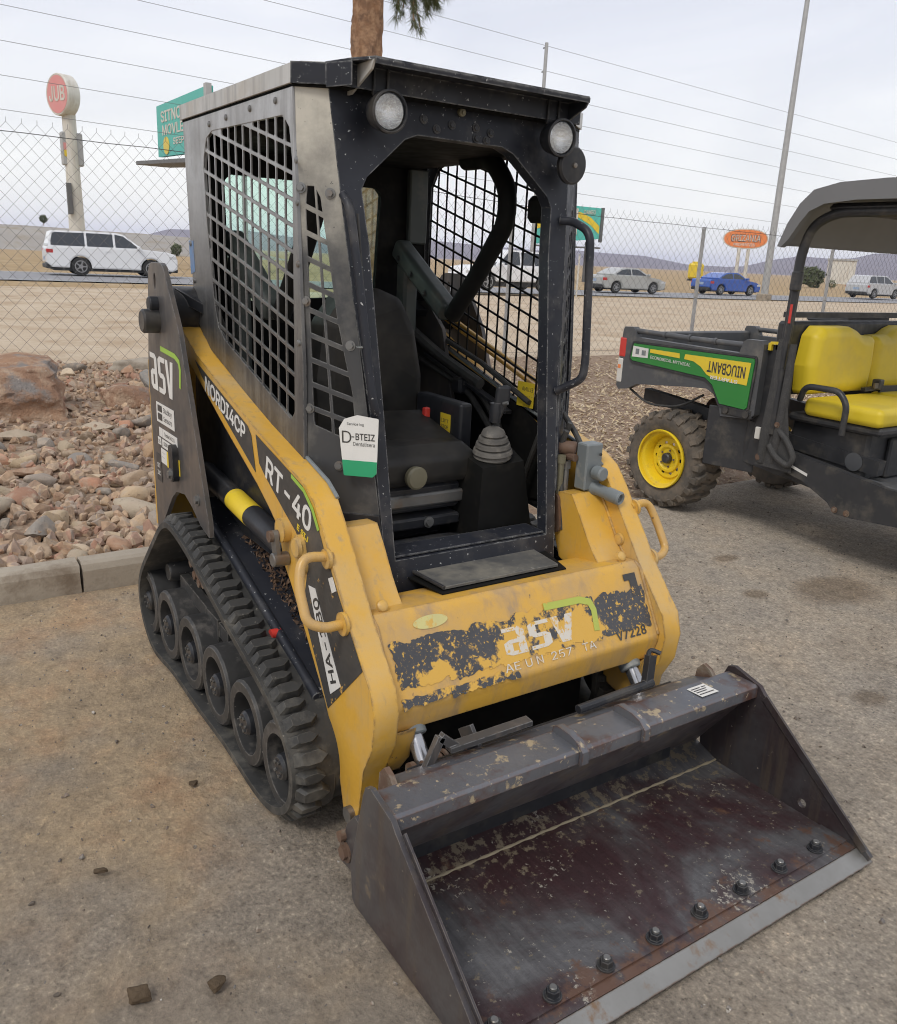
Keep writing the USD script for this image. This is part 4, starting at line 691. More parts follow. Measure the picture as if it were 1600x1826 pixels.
        part('door_handle', cbox((-0.35, s * W / 2 - 0.02, zb2 - 0.12), (-0.15, s * W / 2 + 0.02, zb2 - 0.08)), PAINT[paint], t)
    part('number_plate', cbox((xb0 - 0.012, -0.25, 0.62), (xb0 + 0.02, 0.25, 0.78)), Mt['plate'], t)
    part('bumper', cbox((xb0 - 0.02, -W / 2 + 0.08, 0.28), (xb0 + 0.3, W / 2 - 0.08, 0.46), 0.03), Mt['blacktrim'], t); part('bumper', cbox((max(q[0] for q in body) - 0.3, -W / 2 + 0.08, 0.25), (max(q[0] for q in body) + 0.01, W / 2 - 0.08, 0.42), 0.03), Mt['blacktrim'], t)
    return t
SUV = [(-2.82, 0.55), (-2.80, 1.02), (-2.76, 1.22), (1.05, 1.26), (2.35, 1.16), (2.72, 1.06), (2.82, 0.8), (2.80, 0.40), (2.6, 0.30), (-2.6, 0.34)]
SUVR = [(-2.74, 1.2), (-2.56, 1.84), (-2.4, 1.90), (-1.0, 1.92), (0.15, 1.91), (0.5, 1.84), (1.35, 1.2)]
G1 = 'vehicles driving on the road'
car('suv', 'long white suv on the road behind the left stretch of fence', 'suv', (-40.4, 8.25, 0.0), math.radians(86), 'white', 5.64, 2.0, SUV, SUVR, (-1.42, 1.62), 0.40, (-1.15, 0.05), G1)
SED = [(-2.38, 0.5), (-2.36, 0.86), (-2.28, 0.98), (-1.6, 1.0), (0.95, 0.98), (1.9, 0.86), (2.3, 0.7), (2.36, 0.45), (2.2, 0.24), (-2.2, 0.28)]
SEDR = [(-1.78, 0.98), (-0.95, 1.38), (-0.6, 1.44), (0.15, 1.44), (0.35, 1.4), (1.15, 0.96)]
car('car', 'silver grey sedan on the road left of the taller fence post', 'car', (-35.4, 36.5, 0.0), math.radians(84), 'silver', 4.76, 1.82, SED, SEDR, (-1.35, 1.42), 0.33, (-0.25,), G1)
car('car', 'small bright blue sedan on the road below the oval sign', 'car', (-36.4, 46.9, 0.0), math.radians(86), 'blue', 4.76, 1.80, SED, SEDR, (-1.35, 1.42), 0.33, (-0.25,), G1)
CRV = [(-2.28, 0.5), (-2.27, 0.95), (-2.2, 1.08), (0.95, 1.06), (1.9, 0.98), (2.2, 0.85), (2.28, 0.5), (2.15, 0.28), (-2.15, 0.32)]
CRVR = [(-2.2, 1.06), (-1.85, 1.6), (-1.6, 1.67), (0.1, 1.67), (0.35, 1.62), (1.2, 1.04)]
car('suv', 'silver compact suv on the road at the right edge', 'suv', (-35.2, 62.6, 0.05), math.radians(88), 'silver2', 4.56, 1.86, CRV, CRVR, (-1.32, 1.36), 0.35, (-1.1, -0.15), G1)
PU = [(-2.75, 0.6), (-2.74, 1.12), (0.9, 1.14), (1.95, 1.10), (2.55, 1.0), (2.7, 0.6), (2.5, 0.42), (-2.6, 0.45)]
PUR = [(-2.6, 1.12), (-2.35, 1.78), (-0.6, 1.82), (0.3, 1.86), (0.5, 1.8), (1.25, 1.1)]
car('pickup', 'white pickup with a canopy, seen through the right cab guard', 'pickup', (-30.8, 24.0, 0.15), math.radians(-93), 'white', 5.4, 1.95, PU, PUR, (-1.55, 1.62), 0.4, (-0.95, -0.2), G1)
# small far things
Mt['bush'] = look('far_bush', (0.075, 0.10, 0.05), (0.11, 0.125, 0.06), 1.5, 0.8, 0.0)
def bush(name, loc, r, lb, n=900, hh=1.0, c='bush', stem=0.3):
    t = thing(name, lb, c, loc); n = int(n * 1.6); g2 = np.random.default_rng(int(abs(loc[0] * 7))); p = g2.normal(size=(n, 3)); p /= np.linalg.norm(p, axis=1)[:, None]; lob = 0.35 + 1.2 * meshkit.fbm(p * 2.6 + loc[1], 3, 4); p *= (lob * g2.uniform(0.55, 1, n) ** 0.5)[:, None] * r * A([1, 1, hh]); p[:, 2] += r * hh * 0.9 + stem
    a, b = g2.normal(size=(2, n, 3)) * r * 0.10; V = np.stack([p - a, p + a, p + b], 1).reshape(-1, 3)
    part('crown', trimesh.Trimesh(V, np.arange(3 * n).reshape(-1, 3), process=False), Mt['bush'], t, smooth=False)
    part('trunk', cyl((0, 0, -0.2), (0, 0, r * hh), r * 0.08, 8), Mt['bark'], t)
bush('bush', (-146.5, 22.6, 3.7), 0.55, 'small green bush on top of the grey berm at the left')
bush('bush', (-132, 38.4, -0.1), 0.8, 'lone small bush at the foot of the grey berm')
bush('tree', (-70.2, 106.4, 0.0), 1.55, 'round green tree beyond the road, right of the light pole', 1600, 0.85, 'tree', 0.2)
bush('shrub', (-62, 98.5, -0.1), 0.5, 'tiny dark shrub near the foot of the light pole', 300)
yb2 = thing('yellow_tank', 'small yellow tank standing in the field beyond the road', 'tank', (-88, 103.5, 0))
part('body', place(cbox((-0.9, -0.9, 0.25), (0.9, 0.9, 2.5), 0.25), (0, 0, 0), (1, 0, 0), (0, 1, 0)), Mt['yellow_print'], yb2); part('lid', cbox((-0.5, -0.5, 2.5), (0.5, 0.5, 2.75), 0.08), Mt['yellow_print'], yb2)
for sx in (-0.6, 0.6): part('skid', cbox((sx - 0.1, -1, -0.1), (sx + 0.1, 1, 0.25)), Mt['darksteel'], yb2)
wb = thing('far_building', 'tiny pale building beyond the road, right of the green tree', 'building', (-120, 191, 0), 0.6)
part('wall', cbox((-3, -3, -0.1), (3, 3, 5.2)), Mt['signwhite'], wb); part('roof', cbox((-3.2, -3.2, 5.2), (3.2, 3.2, 5.6)), Mt['signgrey'], wb)
for yy in (-1.6, 0, 1.6): part('window', cbox((2.99, yy - 0.4, 2.2), (3.03, yy + 0.4, 3.4)), Mt['carglass'], wb)
mp = thing('marker_post', 'thin white marker post beside the road near the silver sedan', 'post', (-30.2, 28.0, 0)); part('shaft', lathe([(0, -0.1), (0.045, -0.1), (0.045, 1.9), (0, 1.95)], (0, 0, 0), (0, 0, 1), 10), Mt['signwhite'], mp)
part('cap', cyl((0, 0, 1.9), (0, 0, 2.0), 0.06, 10), Mt['signgrey'], mp)
# ================================================================ COMPACT TRACK LOADER (x forwards, its right side at -y)
ld = thing('track_loader', 'yellow and black compact track loader with its bucket resting on the ground', 'track loader', (0, 0, 0))
# ---- tracks
ctl = A([(-.52, .012), (-.30, .012), (0, .012), (.35, .012), (.62, .012), (.74, .045), (.80, .115), (.815, .19), (.795, .27), (.72, .325), (.502, .408), (.236, .489), (-.02, .556), (-.14, .592), (-.22, .592), (-.29, .565), (-.40, .478), (-.55, .345), (-.63, .275), (-.662, .19), (-.645, .105), (-.59, .045)])
from scipy.interpolate import splprep, splev
tck, _ = splprep(np.vstack([ctl, ctl[:1]]).T, s=0.0003, per=True)
loop = np.stack(splev(np.linspace(0, 1, 400, endpoint=False), tck), 1)
seg = np.linalg.norm(np.diff(np.vstack([loop, loop[:1]]), axis=0), axis=1); per = seg.sum(); cum = np.concatenate([[0], np.cumsum(seg)])
def at_s(s):
    s %= per; i = int(np.searchsorted(cum, s, side='right') - 1) % 400; t = (s - cum[i]) / seg[i]; a, b = loop[i], loop[(i + 1) % 400]
    p = a * (1 - t) + b * t; d = unit(b - a); return p, d, A([d[1], -d[0]])
if np.cross(loop[100] - loop[0], loop[200] - loop[0]) < 0: loop = loop[::-1]
OUTER, INNER = -0.665, -0.375
def track(side):
    S = (lambda m: m) if side < 0 else mir
    tr = xgroup('track', ld)
    ring = Polygon(loop).buffer(0.0).difference(Polygon(loop).buffer(-0.020))
    part('belt', S(py(ring, OUTER, INNER)), Mt['rubber'], tr, smooth=40)
    n = 74; lugs = []
    for k in range(n):
        p, d, nn = at_s(k * per / n); long_ = k % 2 == 0
        # hexagonal bar: base wider than the top
        def hexa(y0, y1, w, c): return [(y0, -w * .75), (y0 + c * .5, -w), (y1 - c, -w), (y1, 0), (y1 - c, w), (y0 + c * .5, w), (y0, w * .75)]
        hw = 0.0165 if long_ else 0.0125; y0, y1 = -0.655, (-0.562 if long_ else -0.575)
        P = [A([p[0] + d[0] * u, y, p[1] + d[1] * u]) for y, u in hexa(y0, y1, hw + 0.0045, 0.022)] + [A([p[0] + d[0] * u + nn[0] * 0.024, y, p[1] + d[1] * u + nn[1] * 0.024]) for y, u in hexa(y0 + 0.016, y1 - 0.007, hw, 0.021)]
        lugs.append(S(hull(P)))
        P2 = [A([p[0] + d[0] * (u + per / n / 2), y, p[1] + d[1] * (u + per / n / 2)]) + A([nn[0], 0, nn[1]]) * h for y, u, h in [(-.50, -hw, 0), (-.385, -hw, 0), (-.385, hw, 0), (-.50, hw, 0), (-.495, -hw * .7, .02), (-.39, -hw * .7, .02), (-.39, hw * .7, .02), (-.495, hw * .7, .02)]]
        if side > 0: lugs.append(S(hull(P2)))
    if side < 0:
        for m in lugs: part('tread_lug', m, Mt['rubber'], tr, smooth=False)
    else: part('tread_lugs', cat(*lugs), Mt['rubber'], tr, kind='stuff', smooth=False)
    for k in range(6):
        x = 0.69 - 0.2585 * k; R = 0.128; O = A([x, -0.645, 0.032 + R])
        prof = [(0.093, 0.0), (0.122, 0.0), (R, 0.008), (R, 0.10), (0.12, 0.11), (0.0, 0.11)]
        rl = part('road_wheel', S(lathe([(0.0, 0.072), (0.088, 0.072), (0.093, 0.06), (0.093, 0.0)] + prof[1:], O, (0, 1, 0), 36)), Mt['roller'], tr, smooth=35)
        part('hub', S(lathe([(0, -0.004), (0.030, -0.004), (0.037, 0.004), (0.039, 0.05), (0.046, 0.055), (0.048, 0.072)], O, (0, 1, 0), 18)), Mt['black'], rl, smooth=30)
        part('hub_bolts', S(cat(*[bolt(O + A([0.021 * math.cos(a), -0.004, 0.021 * math.sin(a)]), (0, -1, 0), 0.005, 0.005, False) for a in np.arange(5) * 1.2566])), Mt['roller'], rl, kind='stuff')
    part('idler_hub', S(lathe([(0, 0), (0.03, 0), (0.036, 0.01), (0.036, 0.12), (0, 0.12)], (-0.47, -0.60, 0.315), (0, 1, 0), 18)), Mt['roller'], tr)
    part('drive_sprocket', S(cat(lathe([(0, 0), (0.09, 0), (0.09, 0.12), (0, 0.12)], (-0.19, -0.57, 0.46), (0, 1, 0), 24), *[cyl((-0.19 + 0.095 * math.cos(a), -0.575, 0.46 + 0.095 * math.sin(a)), (-0.19 + 0.095 * math.cos(a), -0.44, 0.46 + 0.095 * math.sin(a)), 0.016, 10) for a in np.arange(12) * np.pi / 6])), Mt['rust'], tr)
    part('carriage', S(cat(py([(-.56, .16), (.62, .16), (.66, .2), (.3, .30), (-.1, .40), (-.5, .3)], -0.53, -0.40), beam((-.40, -.56, .30), (.1, -.56, .27), 0.03, 0.05), cbox((-.1, -.58, .19), (.02, -.52, .31)))), Mt['roller'], tr)
    part('carriage_bolts', S(cat(*[bolt((x, -0.533, z), (0, -1, 0), 0.013, 0.012) for x, z in ((-.3, .33), (-.18, .36), (-.05, .33), (.08, .30), (.2, .27), (.35, .23))])), Mt['roller'], tr, kind='stuff')
track(-1); track(1)
# ---- chassis, fenders
part('chassis', cat(cbox((-.60, -.36, .13), (.72, .36, .56), .02), cbox((.6, -.34, .10), (.80, .34, .36), .02)), Mt['inner'], ld)
part('engine_hood', cbox((-.575, -.42, .45), (-.455, .42, 1.22), .03), Mt['black'], ld)
for S in ((lambda m: m), mir):
    part('fender', S(cat(quad((.70, -.535, .345), (.70, -.36, .36), (-.26, -.36, .655), (-.26, -.535, .640), .006), quad((-.26, -.37, .62), (.66, -.37, .33), (.66, -.37, .56), (-.26, -.37, .86), .006))), Mt['frame'], ld)
    part('fender_bar', S(cyl((-.15, -.540, .612), (.70, -.540, .348), .0145, 14)), Mt['frame'], ld)
part('bar_end', cat(cyl((.44, -.565, .428), (.44, -.535, .428), .015, 16)), Mt['red_plastic'], ld)
g = np.random.default_rng(41); Mt['debris'] = Mt['litter']
dv = []
for k in range(900):
    x = g.uniform(.0, .6); y = g.uniform(-.48, -.375); z = .640 - (x + .26) * .305 + (y + .535) * 0.09 + .008; c = A([x, y, z]); a, b = g.normal(size=(2, 3)) * .0062; dv += [c - a, c + a, c + b + A([0, 0, .004])]
part('leaf_debris', trimesh.Trimesh(A(dv), np.arange(2700).reshape(-1, 3), process=False), usdkit.material(stage, '/World/Looks/brown_debris', {'g': ('geometry', {}), 'vo': ('voronoi_texture', {'scale': 70}), 'vs': ('separate_color', {}), 'r': ('rgb_ramp', {'ramp': [(0, (.07, .045, .03)), (.6, (.13, .075, .045)), (1, (.2, .13, .08))]}), 'p': ('principled_bsdf', {'roughness': .95})}, [('g.position', 'vo.vector'), ('vo.color', 'vs.color'), ('vs.r', 'r.fac'), ('r.color', 'p.base_color')], surface='p.BSDF'), ld, kind='stuff', smooth=False)
# ---- towers
TW = [(-.522, 1.395), (-.505, 1.415), (-.475, 1.425), (-.37, 1.425), (-.342, 1.412), (-.203, 1.223), (-.087, .938), (.028, .645), (.03, .60), (-.055, .618), (-.13, .655), (-.211, .682), (-.308, .668), (-.36, .635), (-.422, .575), (-.49, .505), (-.54, .455), (-.565, .46), (-.572, .55), (-.582, 1.07)]
slot = shapely.affinity.scale(shapely.Point(-.447, 1.365).buffer(.022), .62, 1.25)
twp = Polygon(TW).difference(slot)
for S, nm in ((lambda m: m, 'R'), (mir, 'L')):
    tw = part('loader_tower', S(cat(py(twp, -.60, -.584), py(Polygon([(-.50, 1.30), (-.36, 1.32), (-.24, 1.22), (-.15, .95), (-.05, .66), (-.40, .60), (-.56, .50), (-.56, 1.0)]), -.44, -.425))), Mt['tower'], ld)
    part('rear_plate', S(cbox((-.598, -.598, .47), (-.572, -.43, 1.09), .004)), Mt['yellow'], tw, label='tan yellow rear edge plate')
    part('pivot_boss', S(cat(cyl((-.43, -.655, 1.235), (-.43, -.58, 1.235), .040, 24, .006), cyl((-.43, -.63, 1.29), (-.43, -.58, 1.29), .026, 18, .004), cyl((-.46, -.62, 1.292), (-.46, -.58, 1.292), .018, 14, .003))), Mt['black'], tw)
    pl_ = part('pin_plate', S(py(LineString([(-.285, .815), (-.283, .735)]).buffer(.024), -.622, -.60)), Mt['black'], tw)
    part('pin_bolt', S(cat(bolt((-.283, -.622, .737), (0, -1, 0), .014, .012), bolt((-.07, -.60, .70), (0, -1, 0), .013, .012))), Mt['steel'], pl_)
    part('arm_pivot', S(cat(lathe([(0, 0), (.075, 0), (.075, .13), (0, .13)], (-.455, -.575, 1.275), (0, 1, 0), 28), beam((-.455, -.51, 1.33), (-.36, -.42, 1.27), .10, .03))), Mt['black'], ld)
yd = -.6008
tw0 = stage.GetPrimAtPath('/World/track_loader/loader_tower')
def onside(poly, y, t=.0012): return py(poly, y - t, y)
# logo and stickers on the tower (its own plane)
def letters_asv(O, U, V, w, h, mat, parent, nm='lettering'):
    """three chunky letters a s v on unit boxes"""
    a = Polygon([(0, .86), (0, 1), (.22, 1), (.30, .9), (.30, 0), (.08, 0), (0, .1), (0, .46), (.08, .56), (.19, .56), (.19, .86)]).difference(sbox(.11, .14, .19, .42))
    s = Polygon([(.36, .1), (.36, .0), (.58, 0), (.66, .1), (.66, .46), (.58, .56), (.47, .56), (.47, .86), (.66, .86), (.66, 1), (.44, 1), (.36, .9), (.36, .52), (.44, .42), (.55, .42), (.55, .14), (.36, .14)])
    v = Polygon([(.69, 1), (.80, 1), (.86, .3), (.92, 1), (1.03, 1), (.93, 0), (.80, 0)])
    for L in (a, s, v): part(nm, place(extr(shapely.affinity.scale(L, w, h, origin=(0, 0)), .0008), O, U, V), mat, parent)
def swoosh(O, U, V, w, h, t, mat, parent):
    P = LineString([(0, h), (w * .75, h * .97), (w * .95, h * .85), (w, h * .6), (w * .96, 0)]).buffer(t / 2, cap_style=2, join_style=1)
    part('green_swoosh', place(extr(P, .0008), O, U, V), mat, parent)
Ux, Vz = A([1, 0, 0]), A([0, 0, 1])
Us = unit(A([1, 0, -.03]))
letters_asv(A([-.545, yd, .995]), Us, unit(A([-.06, 0, 1])), .265, .125, Mt['white_print'], tw0)
swoosh(A([-.415, yd, 1.045]), Us, Vz, .215, .10, .017, Mt['green_print'], tw0)
def sticker(x0, z0, x1, z1, mat, lines=(), parent=tw0, lm='black_print', nm='sticker'):
    st = part(nm, onside(sbox(x0, z0, x1, z1), yd), Mt[mat], parent)
    for s, xo, zo, h, w in lines: part('print', text(s, (x0 + xo, yd - .0013, z0 + zo), Ux, Vz, h, .0004, w, False), Mt[lm], st)
    return st
sk = sticker(-.500, .882, -.290, .952, 'white_print', [('Stubby', .085, .042, .018, .10), ('Sensors', .085, .012, .018, .10)])
part('pictogram', cat(onside(sbox(-.48, .922, -.43, .944), yd - .0013), onside(sbox(-.48, .892, -.43, .915), yd - .0013)), Mt['black_print'], sk, kind='stuff')
sticker(-.480, .832, -.440, .864, 'white_print'); sticker(-.436, .832, -.265, .864, 'white_print', [('Tested 4115', .02, .010, .013, .12)])
sticker(-.500, .800, -.46, .826, 'white_print', [('15', .008, .006, .013, .02)]); sticker(-.448, .797, -.265, .826, 'white_print', [('SERVICING', .02, .009, .013, .13)])
sticker(-.468, .738, -.400, .790, 'white_print', [('----', .01, .035, .008, .04), ('---', .01, .018, .008, .03)])
sticker(-.398, .735, -.250, .790, 'yellow_print', [('Warning', .02, .034, .010, .08), ('keep clear of', .02, .020, .007, .08), ('lift arms', .02, .009, .007, .06)])
sticker(-.535, .66, -.475, .76, 'black_print', [('SIT', .01, .05, .016, .035), ('ZOC', .01, .022, .016, .035)], lm='white_print')
# ---- lift arms, crossbeam
ARM = [(-.52, 1.215), (-.47, 1.232), (-.40, 1.215), (-.367, 1.195), (-.253, 1.143), (.009, 1.063), (.243, .996), (.442, .947), (.60, .905), (.655, .875), (.70, .825), (.745, .765), (.861, .61), (.935, .525), (.972, .485), (.992, .42), (.982, .335), (.942, .258), (.925, .15), (.915, .09), (.89, .060), (.86, .058), (.838, .085), (.825, .13), (.794, .232), (.725, .346), (.656, .43), (.584, .516), (.51, .60), (.458, .648), (.43, .735), (.357, .781), (.274, .826), (-.001, .949), (-.318, 1.101), (-.42, 1.14), (-.50, 1.15)]
BEAM = [(.665, .585), (.70, .600), (.78, .614), (.838, .620), (.862, .604), (.965, .425), (.968, .405), (.952, .345), (.935, .335), (.80, .35), (.70, .46), (.665, .55)]
for S in ((lambda m: m), mir):
    main = py(ARM, -.53, -.462)
    a_ = part('lift_arm', S(main), Mt['yellow'], ld)
    web = Polygon([(.575, .775), (.60, .792), (.655, .796), (.70, .738), (.745, .672), (.775, .636), (.80, .612), (.845, .59), (.70, .55), (.62, .58), (.585, .66), (.56, .72)])
    part('inner_web', S(py(web, -.461, -.345)), Mt['yellow'], a_)
    part('knuckle', S(cat(py([(.80, .34), (.95, .33), (.975, .36), (.945, .26), (.90, .20), (.82, .22)], -.461, -.40))), Mt['yellow_worn'], a_)
    part('weld_bead', S(tube([(.657, -.4605, .797), (.702, -.4605, .739), (.747, -.4605, .673), (.80, -.4605, .615)], .005, 6)), Mt['yellow_worn'], a_)
    part('weld_bead', S(tube([(.842, -.4585, .617), (.866, -.4585, .602), (.967, -.4585, .424)], .005, 6)), Mt['yellow_worn'], a_)
    part('grab_handle', S(tube([(.742, -.52, .755), (.735, -.60, .765), (.765, -.622, .70), (.815, -.622, .625), (.832, -.585, .610), (.834, -.52, .612)], .0128, 12, .05)), Mt['yellow_worn'], a_)
    part('handle_flange', S(cyl((.834, -.540, .612), (.834, -.529, .612), .030, 18)), Mt['yellow'], a_); part('handle_flange', S(cyl((.742, -.540, .752), (.742, -.529, .752), .026, 18)), Mt['yellow'], a_)
    for (x, z) in ((.815, .628), (.885, .535), (.90, .46)):
        u = unit(A([.155, 0, -.22])); nrm_ = A([.81, 0, .58]); part('dome_bolt', S(lathe([(.017, 0), (.015, .007), (.009, .011), (0, .012)], A([x, -.418, z]) + nrm_ * .004, nrm_, 16)), Mt['yellow'], a_)
    for (x, z) in ((.655, .80), (.765, .665)): part('pin_head', S(lathe([(.020, 0), (.018, .008), (0, .012)], (x, -.461, z), (0, 1, 0), 18)), Mt['yellow'], a_)
    part('arm_boss', S(cat(py(LineString([(.585, .742), (.60, .69)]).buffer(.026), -.545, -.53), lathe([(.028, 0), (.026, .01), (.012, .012), (0, .008)], (.59, -.545, .735), (0, -1, 0), 20))), Mt['yellow'], a_)
    part('link_bar', S(py(LineString([(.472, .735), (.49, .672)]).buffer(.016), -.568, -.556)), Mt['steel'], a_)
    part('link_pin', S(cyl((.472, -.58, .735), (.472, -.53, .735), .016, 14)), Mt['rust'], a_); part('link_pin', S(cyl((.49, -.578, .672), (.49, -.53, .672), .020, 14, .003)), Mt['steel'], a_)
    part('pin_ear', S(lathe([(.034, 0), (.034, .022), (0, .022)], (.482, -.53, .752), (0, -1, 0), 22)), Mt['yellow'], a_)
    part('arm_edge_bead', S(tube([(x, -.463, z + .0035) for x, z in ARM[3:10]], .006, 6)), Mt['castgrey'], a_)
    c0, c1 = A([-.30, -.50, .735]), A([.43, -.50, .668])
    cy = part('lift_cylinder', S(cyl(c0, c1, .036, 24, .006)), Mt['black'], ld)
    dcy = unit(c1 - c0); part('cylinder_label', S(cyl(c0 + dcy * .30, c0 + dcy * .455, .0368, 24)), Mt['yellow_print'], cy)
    part('cylinder_rod', S(cyl(c1 - dcy * .02, A([.478, -.50, .66]), .022, 16)), Mt['chrome'], cy)
arm0 = stage.GetPrimAtPath('/World/track_loader/lift_arm')
def decal(name, pts, mat, parent, y=-.5308): return part(name, onside(Polygon(pts), y), Mt[mat], parent)
d1 = decal('black_decal', [(-.262, 1.122), (-.18, 1.098), (.02, 1.040), (.205, .988), (.232, .965), (.262, .862), (.02, .972), (-.20, 1.078)], 'black_print', arm0)
d2_ = decal('black_decal', [(.268, .975), (.44, .936), (.585, .902), (.635, .872), (.70, .792), (.722, .758), (.655, .70), (.60, .72), (.545, .765), (.47, .80), (.335, .868), (.292, .895)], 'black_print', arm0)
d3 = decal('black_decal', [(.628, .735), (.70, .765), (.73, .755), (.80, .672), (.93, .525), (.745, .335), (.68, .430), (.615, .52), (.60, .60), (.62, .68)], 'black_decal_worn', arm0, -.5306)
y2 = -.5321
Un = unit(A([.205 + .17, 0, .955 - 1.058])); part('lettering', text('NORDI4CP', (-.168, y2, 1.036), Un, unit(A([.12, 0, 1])), .046, .0008, .365), Mt['white_print'], d1)
Ur = unit(A([.31, 0, -.085])); Vr = unit(A([.20, 0, 1]))
part('lettering', text('RT-40', (.338, y2, .868), Ur, Vr, .062, .0008, .31), Mt['white_print'], d2_)
part('green_mark', onside(Polygon([(.52, .917), (.60, .897), (.655, .860), (.692, .812), (.682, .806), (.648, .850), (.597, .887), (.52, .907)]), -.5321), Mt['green_print'], d2_)
part('small_text', text('E SIJ', (.555, y2, .775), Ur, Vr, .016, .0008, .07), Mt['yellow_print'], d2_)
hs = part('white_strip', onside(Polygon([(.628, .64), (.668, .645), (.818, .432), (.762, .385)]), -.5319), Mt['white_print'], d3)
Uh = unit(A([-.135, 0, .235])); part('lettering', text('HA-1B0', (.795, -.5330, .432), Uh, unit(A([-.9, 0, -.5])), .034, .0006, .225), Mt['black_print'], hs)
part('diamond_label', onside(Polygon([(.745, .70), (.768, .712), (.79, .682), (.767, .668)]), -.5319), Mt['white_print'], d3)
beam_ = part('crossbeam', py(BEAM, -.4605, .4605), Mt['yellow_worn'], ld)
fN = unit(A([.227, 0, .13])); fV = unit(A([-.13, 0, .227])); fU = A([0, 1, 0])     # front face of the beam; reads along +y
fO = A([.965, 0, .425]) + fN * .0008
def onbeam(poly, mat, nm, off=0.0, t=.0007, par=beam_): return part(nm, place(extr(Polygon(poly) if not isinstance(poly, shapely.Geometry) else poly, t), fO + fN * off, fU, fV, fN), Mt[mat], par)
g = np.random.default_rng(77)
Mt['beam_decal'] = look('beam_decal_flaked', (0.040, 0.041, 0.045), (0.062, 0.062, 0.066), 9.0, 0.5, 0.1, dirt=((0.60, 0.35, 0.057), 0.55, 4.6, 0.012), chips=((0.60, 0.355, 0.06), 0.605, 95.0, 0.03), dirt2=((0.60, 0.355, 0.06), 0.60, 20.0, 0.02))
Mt['white_flaked'] = look('white_print_flaked', (0.62, 0.58, 0.50), (0.56, 0.52, 0.45), 9.0, 0.5, 0.05, dirt=((0.60, 0.35, 0.057), 0.575, 22.0, 0.03), chips=((0.60, 0.35, 0.057), 0.585, 80.0, 0.02))
Mt['green_flaked'] = look('lime_print_flaked', (0.40, 0.46, 0.07), (0.38, 0.42, 0.08), 9.0, 0.5, 0.05, chips=((0.60, 0.35, 0.057), 0.63, 40.0, 0.02))
Mt['pale_label'] = look('pale_label_worn', (0.55, 0.50, 0.20), (0.5, 0.45, 0.2), 20.0, 0.55, 0.05, dirt=((0.58, 0.36, 0.08), 0.57, 30.0, 0.03))
def ragged(x0, z0, x1, z1, a, seed):
    e = sbox(x0, z0, x1, z1).exterior; n = int(e.length / .004); P = A([e.interpolate(k / n, normalized=True).coords[0] for k in range(n)]); c = A([(x0 + x1) / 2, (z0 + z1) / 2])
    q = np.column_stack([P * 38, np.full(n, seed)]); d = np.sign(P - c) * A([1, 1]); w = (meshkit.fbm(q, 5, seed) ** 2 * 2.2 * a)[:, None]
    return Polygon(P - d * w).buffer(0)
onbeam(ragged(-.448, .020, .45, .160, .018, 3), 'beam_decal', 'flaked_decal')
onbeam(ragged(-.44, -.022, -.06, .0195, .014, 8), 'beam_decal', 'flaked_decal', 0)
letters_asv(fO + fN * .0008 + fU * -.10 + fV * .048, fU, fV, .245, .075, Mt['white_flaked'], beam_)
swoosh(fO + fN * .0016 + fU * .06 + fV * .055, fU, fV, .175, .10, .020, Mt['green_flaked'], beam_)
for s_, o_, w_ in (('AE', -.115, .05), ('U N', -.045, .06), ('257', .045, .075), ('TA', .16, .05)): part('chalk_writing', text(s_, fO + fN * .0009 + fU * o_ + fV * .008, fU, fV, .022, .0005, w_, False), Mt['white_flaked'], beam_)
part('stencil_number', text('V7228', fO + fN * .0009 + fU * .295 + fV * .010, fU, fV, .026, .0005, .12), Mt['black_decal_worn'], beam_)
part('black_mark', place(extr(Polygon([(0, 0), (.03, 0), (.03, .07), (-.02, .07), (-.02, .05), (0, .05)]), .0006), fO + fN * .0009 + fU * .40 + fV * .125, fU, fV, fN), Mt['black_decal_worn'], beam_)
tN = unit(A([-.017, 0, .135])); el_ = shapely.affinity.scale(shapely.Point(0, 0).buffer(1), .052, .017)
part('oval_label', place(extr(el_, .0006), fO + fU * -.305 + fV * .186, fU, fV, fN), Mt['pale_label'], beam_)
part('tread_plate', place(extr(Polygon([(-.08, -.215), (.085, -.205), (.085, .195), (-.08, .225)]), .008), (.70, 0, .622), unit(A([1, 0, .03])), (0, 1, 0)), Mt['step'], ld)
part('tread_hinge', cyl((.63, -.215, .628), (.785, -.207, .630), .006, 8), Mt['black'], ld)
part('beam_slot', place(extr(Polygon([(-.06, -.235), (.10, -.222), (.10, .215), (-.06, .27)]), .004), (.70, 0, .614), unit(A([1, 0, .03])), (0, 1, 0)), Mt['inner'], ld)
# ---- cab
SIDE = Polygon([(-.485, 1.875), (.405, 1.875), (.415, 1.75), (.462, 1.20), (.468, .93), (.40, .93), (.12, 1.03), (-.28, 1.155), (-.40, 1.235), (-.44, 1.34)])
OPEN = Polygon([(-.285, 1.75), (-.29, 1.72), (-.275, 1.55), (-.225, 1.30), (-.195, 1.235), (-.14, 1.20), (.385, 1.035), (.408, 1.06), (.408, 1.12), (.402, 1.70), (.385, 1.78), (.345, 1.812), (-.20, 1.822), (-.255, 1.805)]).buffer(-.012).buffer(.012)
bars = [LineString([(x, .9), (x, 1.9)]).buffer(.0029) for x in np.arange(-.246, .42, .0595)] + [LineString([(-.4, z + .0984), (.5, z - .123)]).buffer(.0044) for z in np.arange(1.0 - .065 * 1 + .0045, 2.1, .0638)]
holes = OPEN.difference(shapely.union_all(bars)).buffer(-.006).buffer(.006)
holes = shapely.union_all([h for h in holes.geoms if h.area > 3e-4])
sidewall = SIDE.difference(OPEN)
grille = OPEN.buffer(.004).difference(holes)
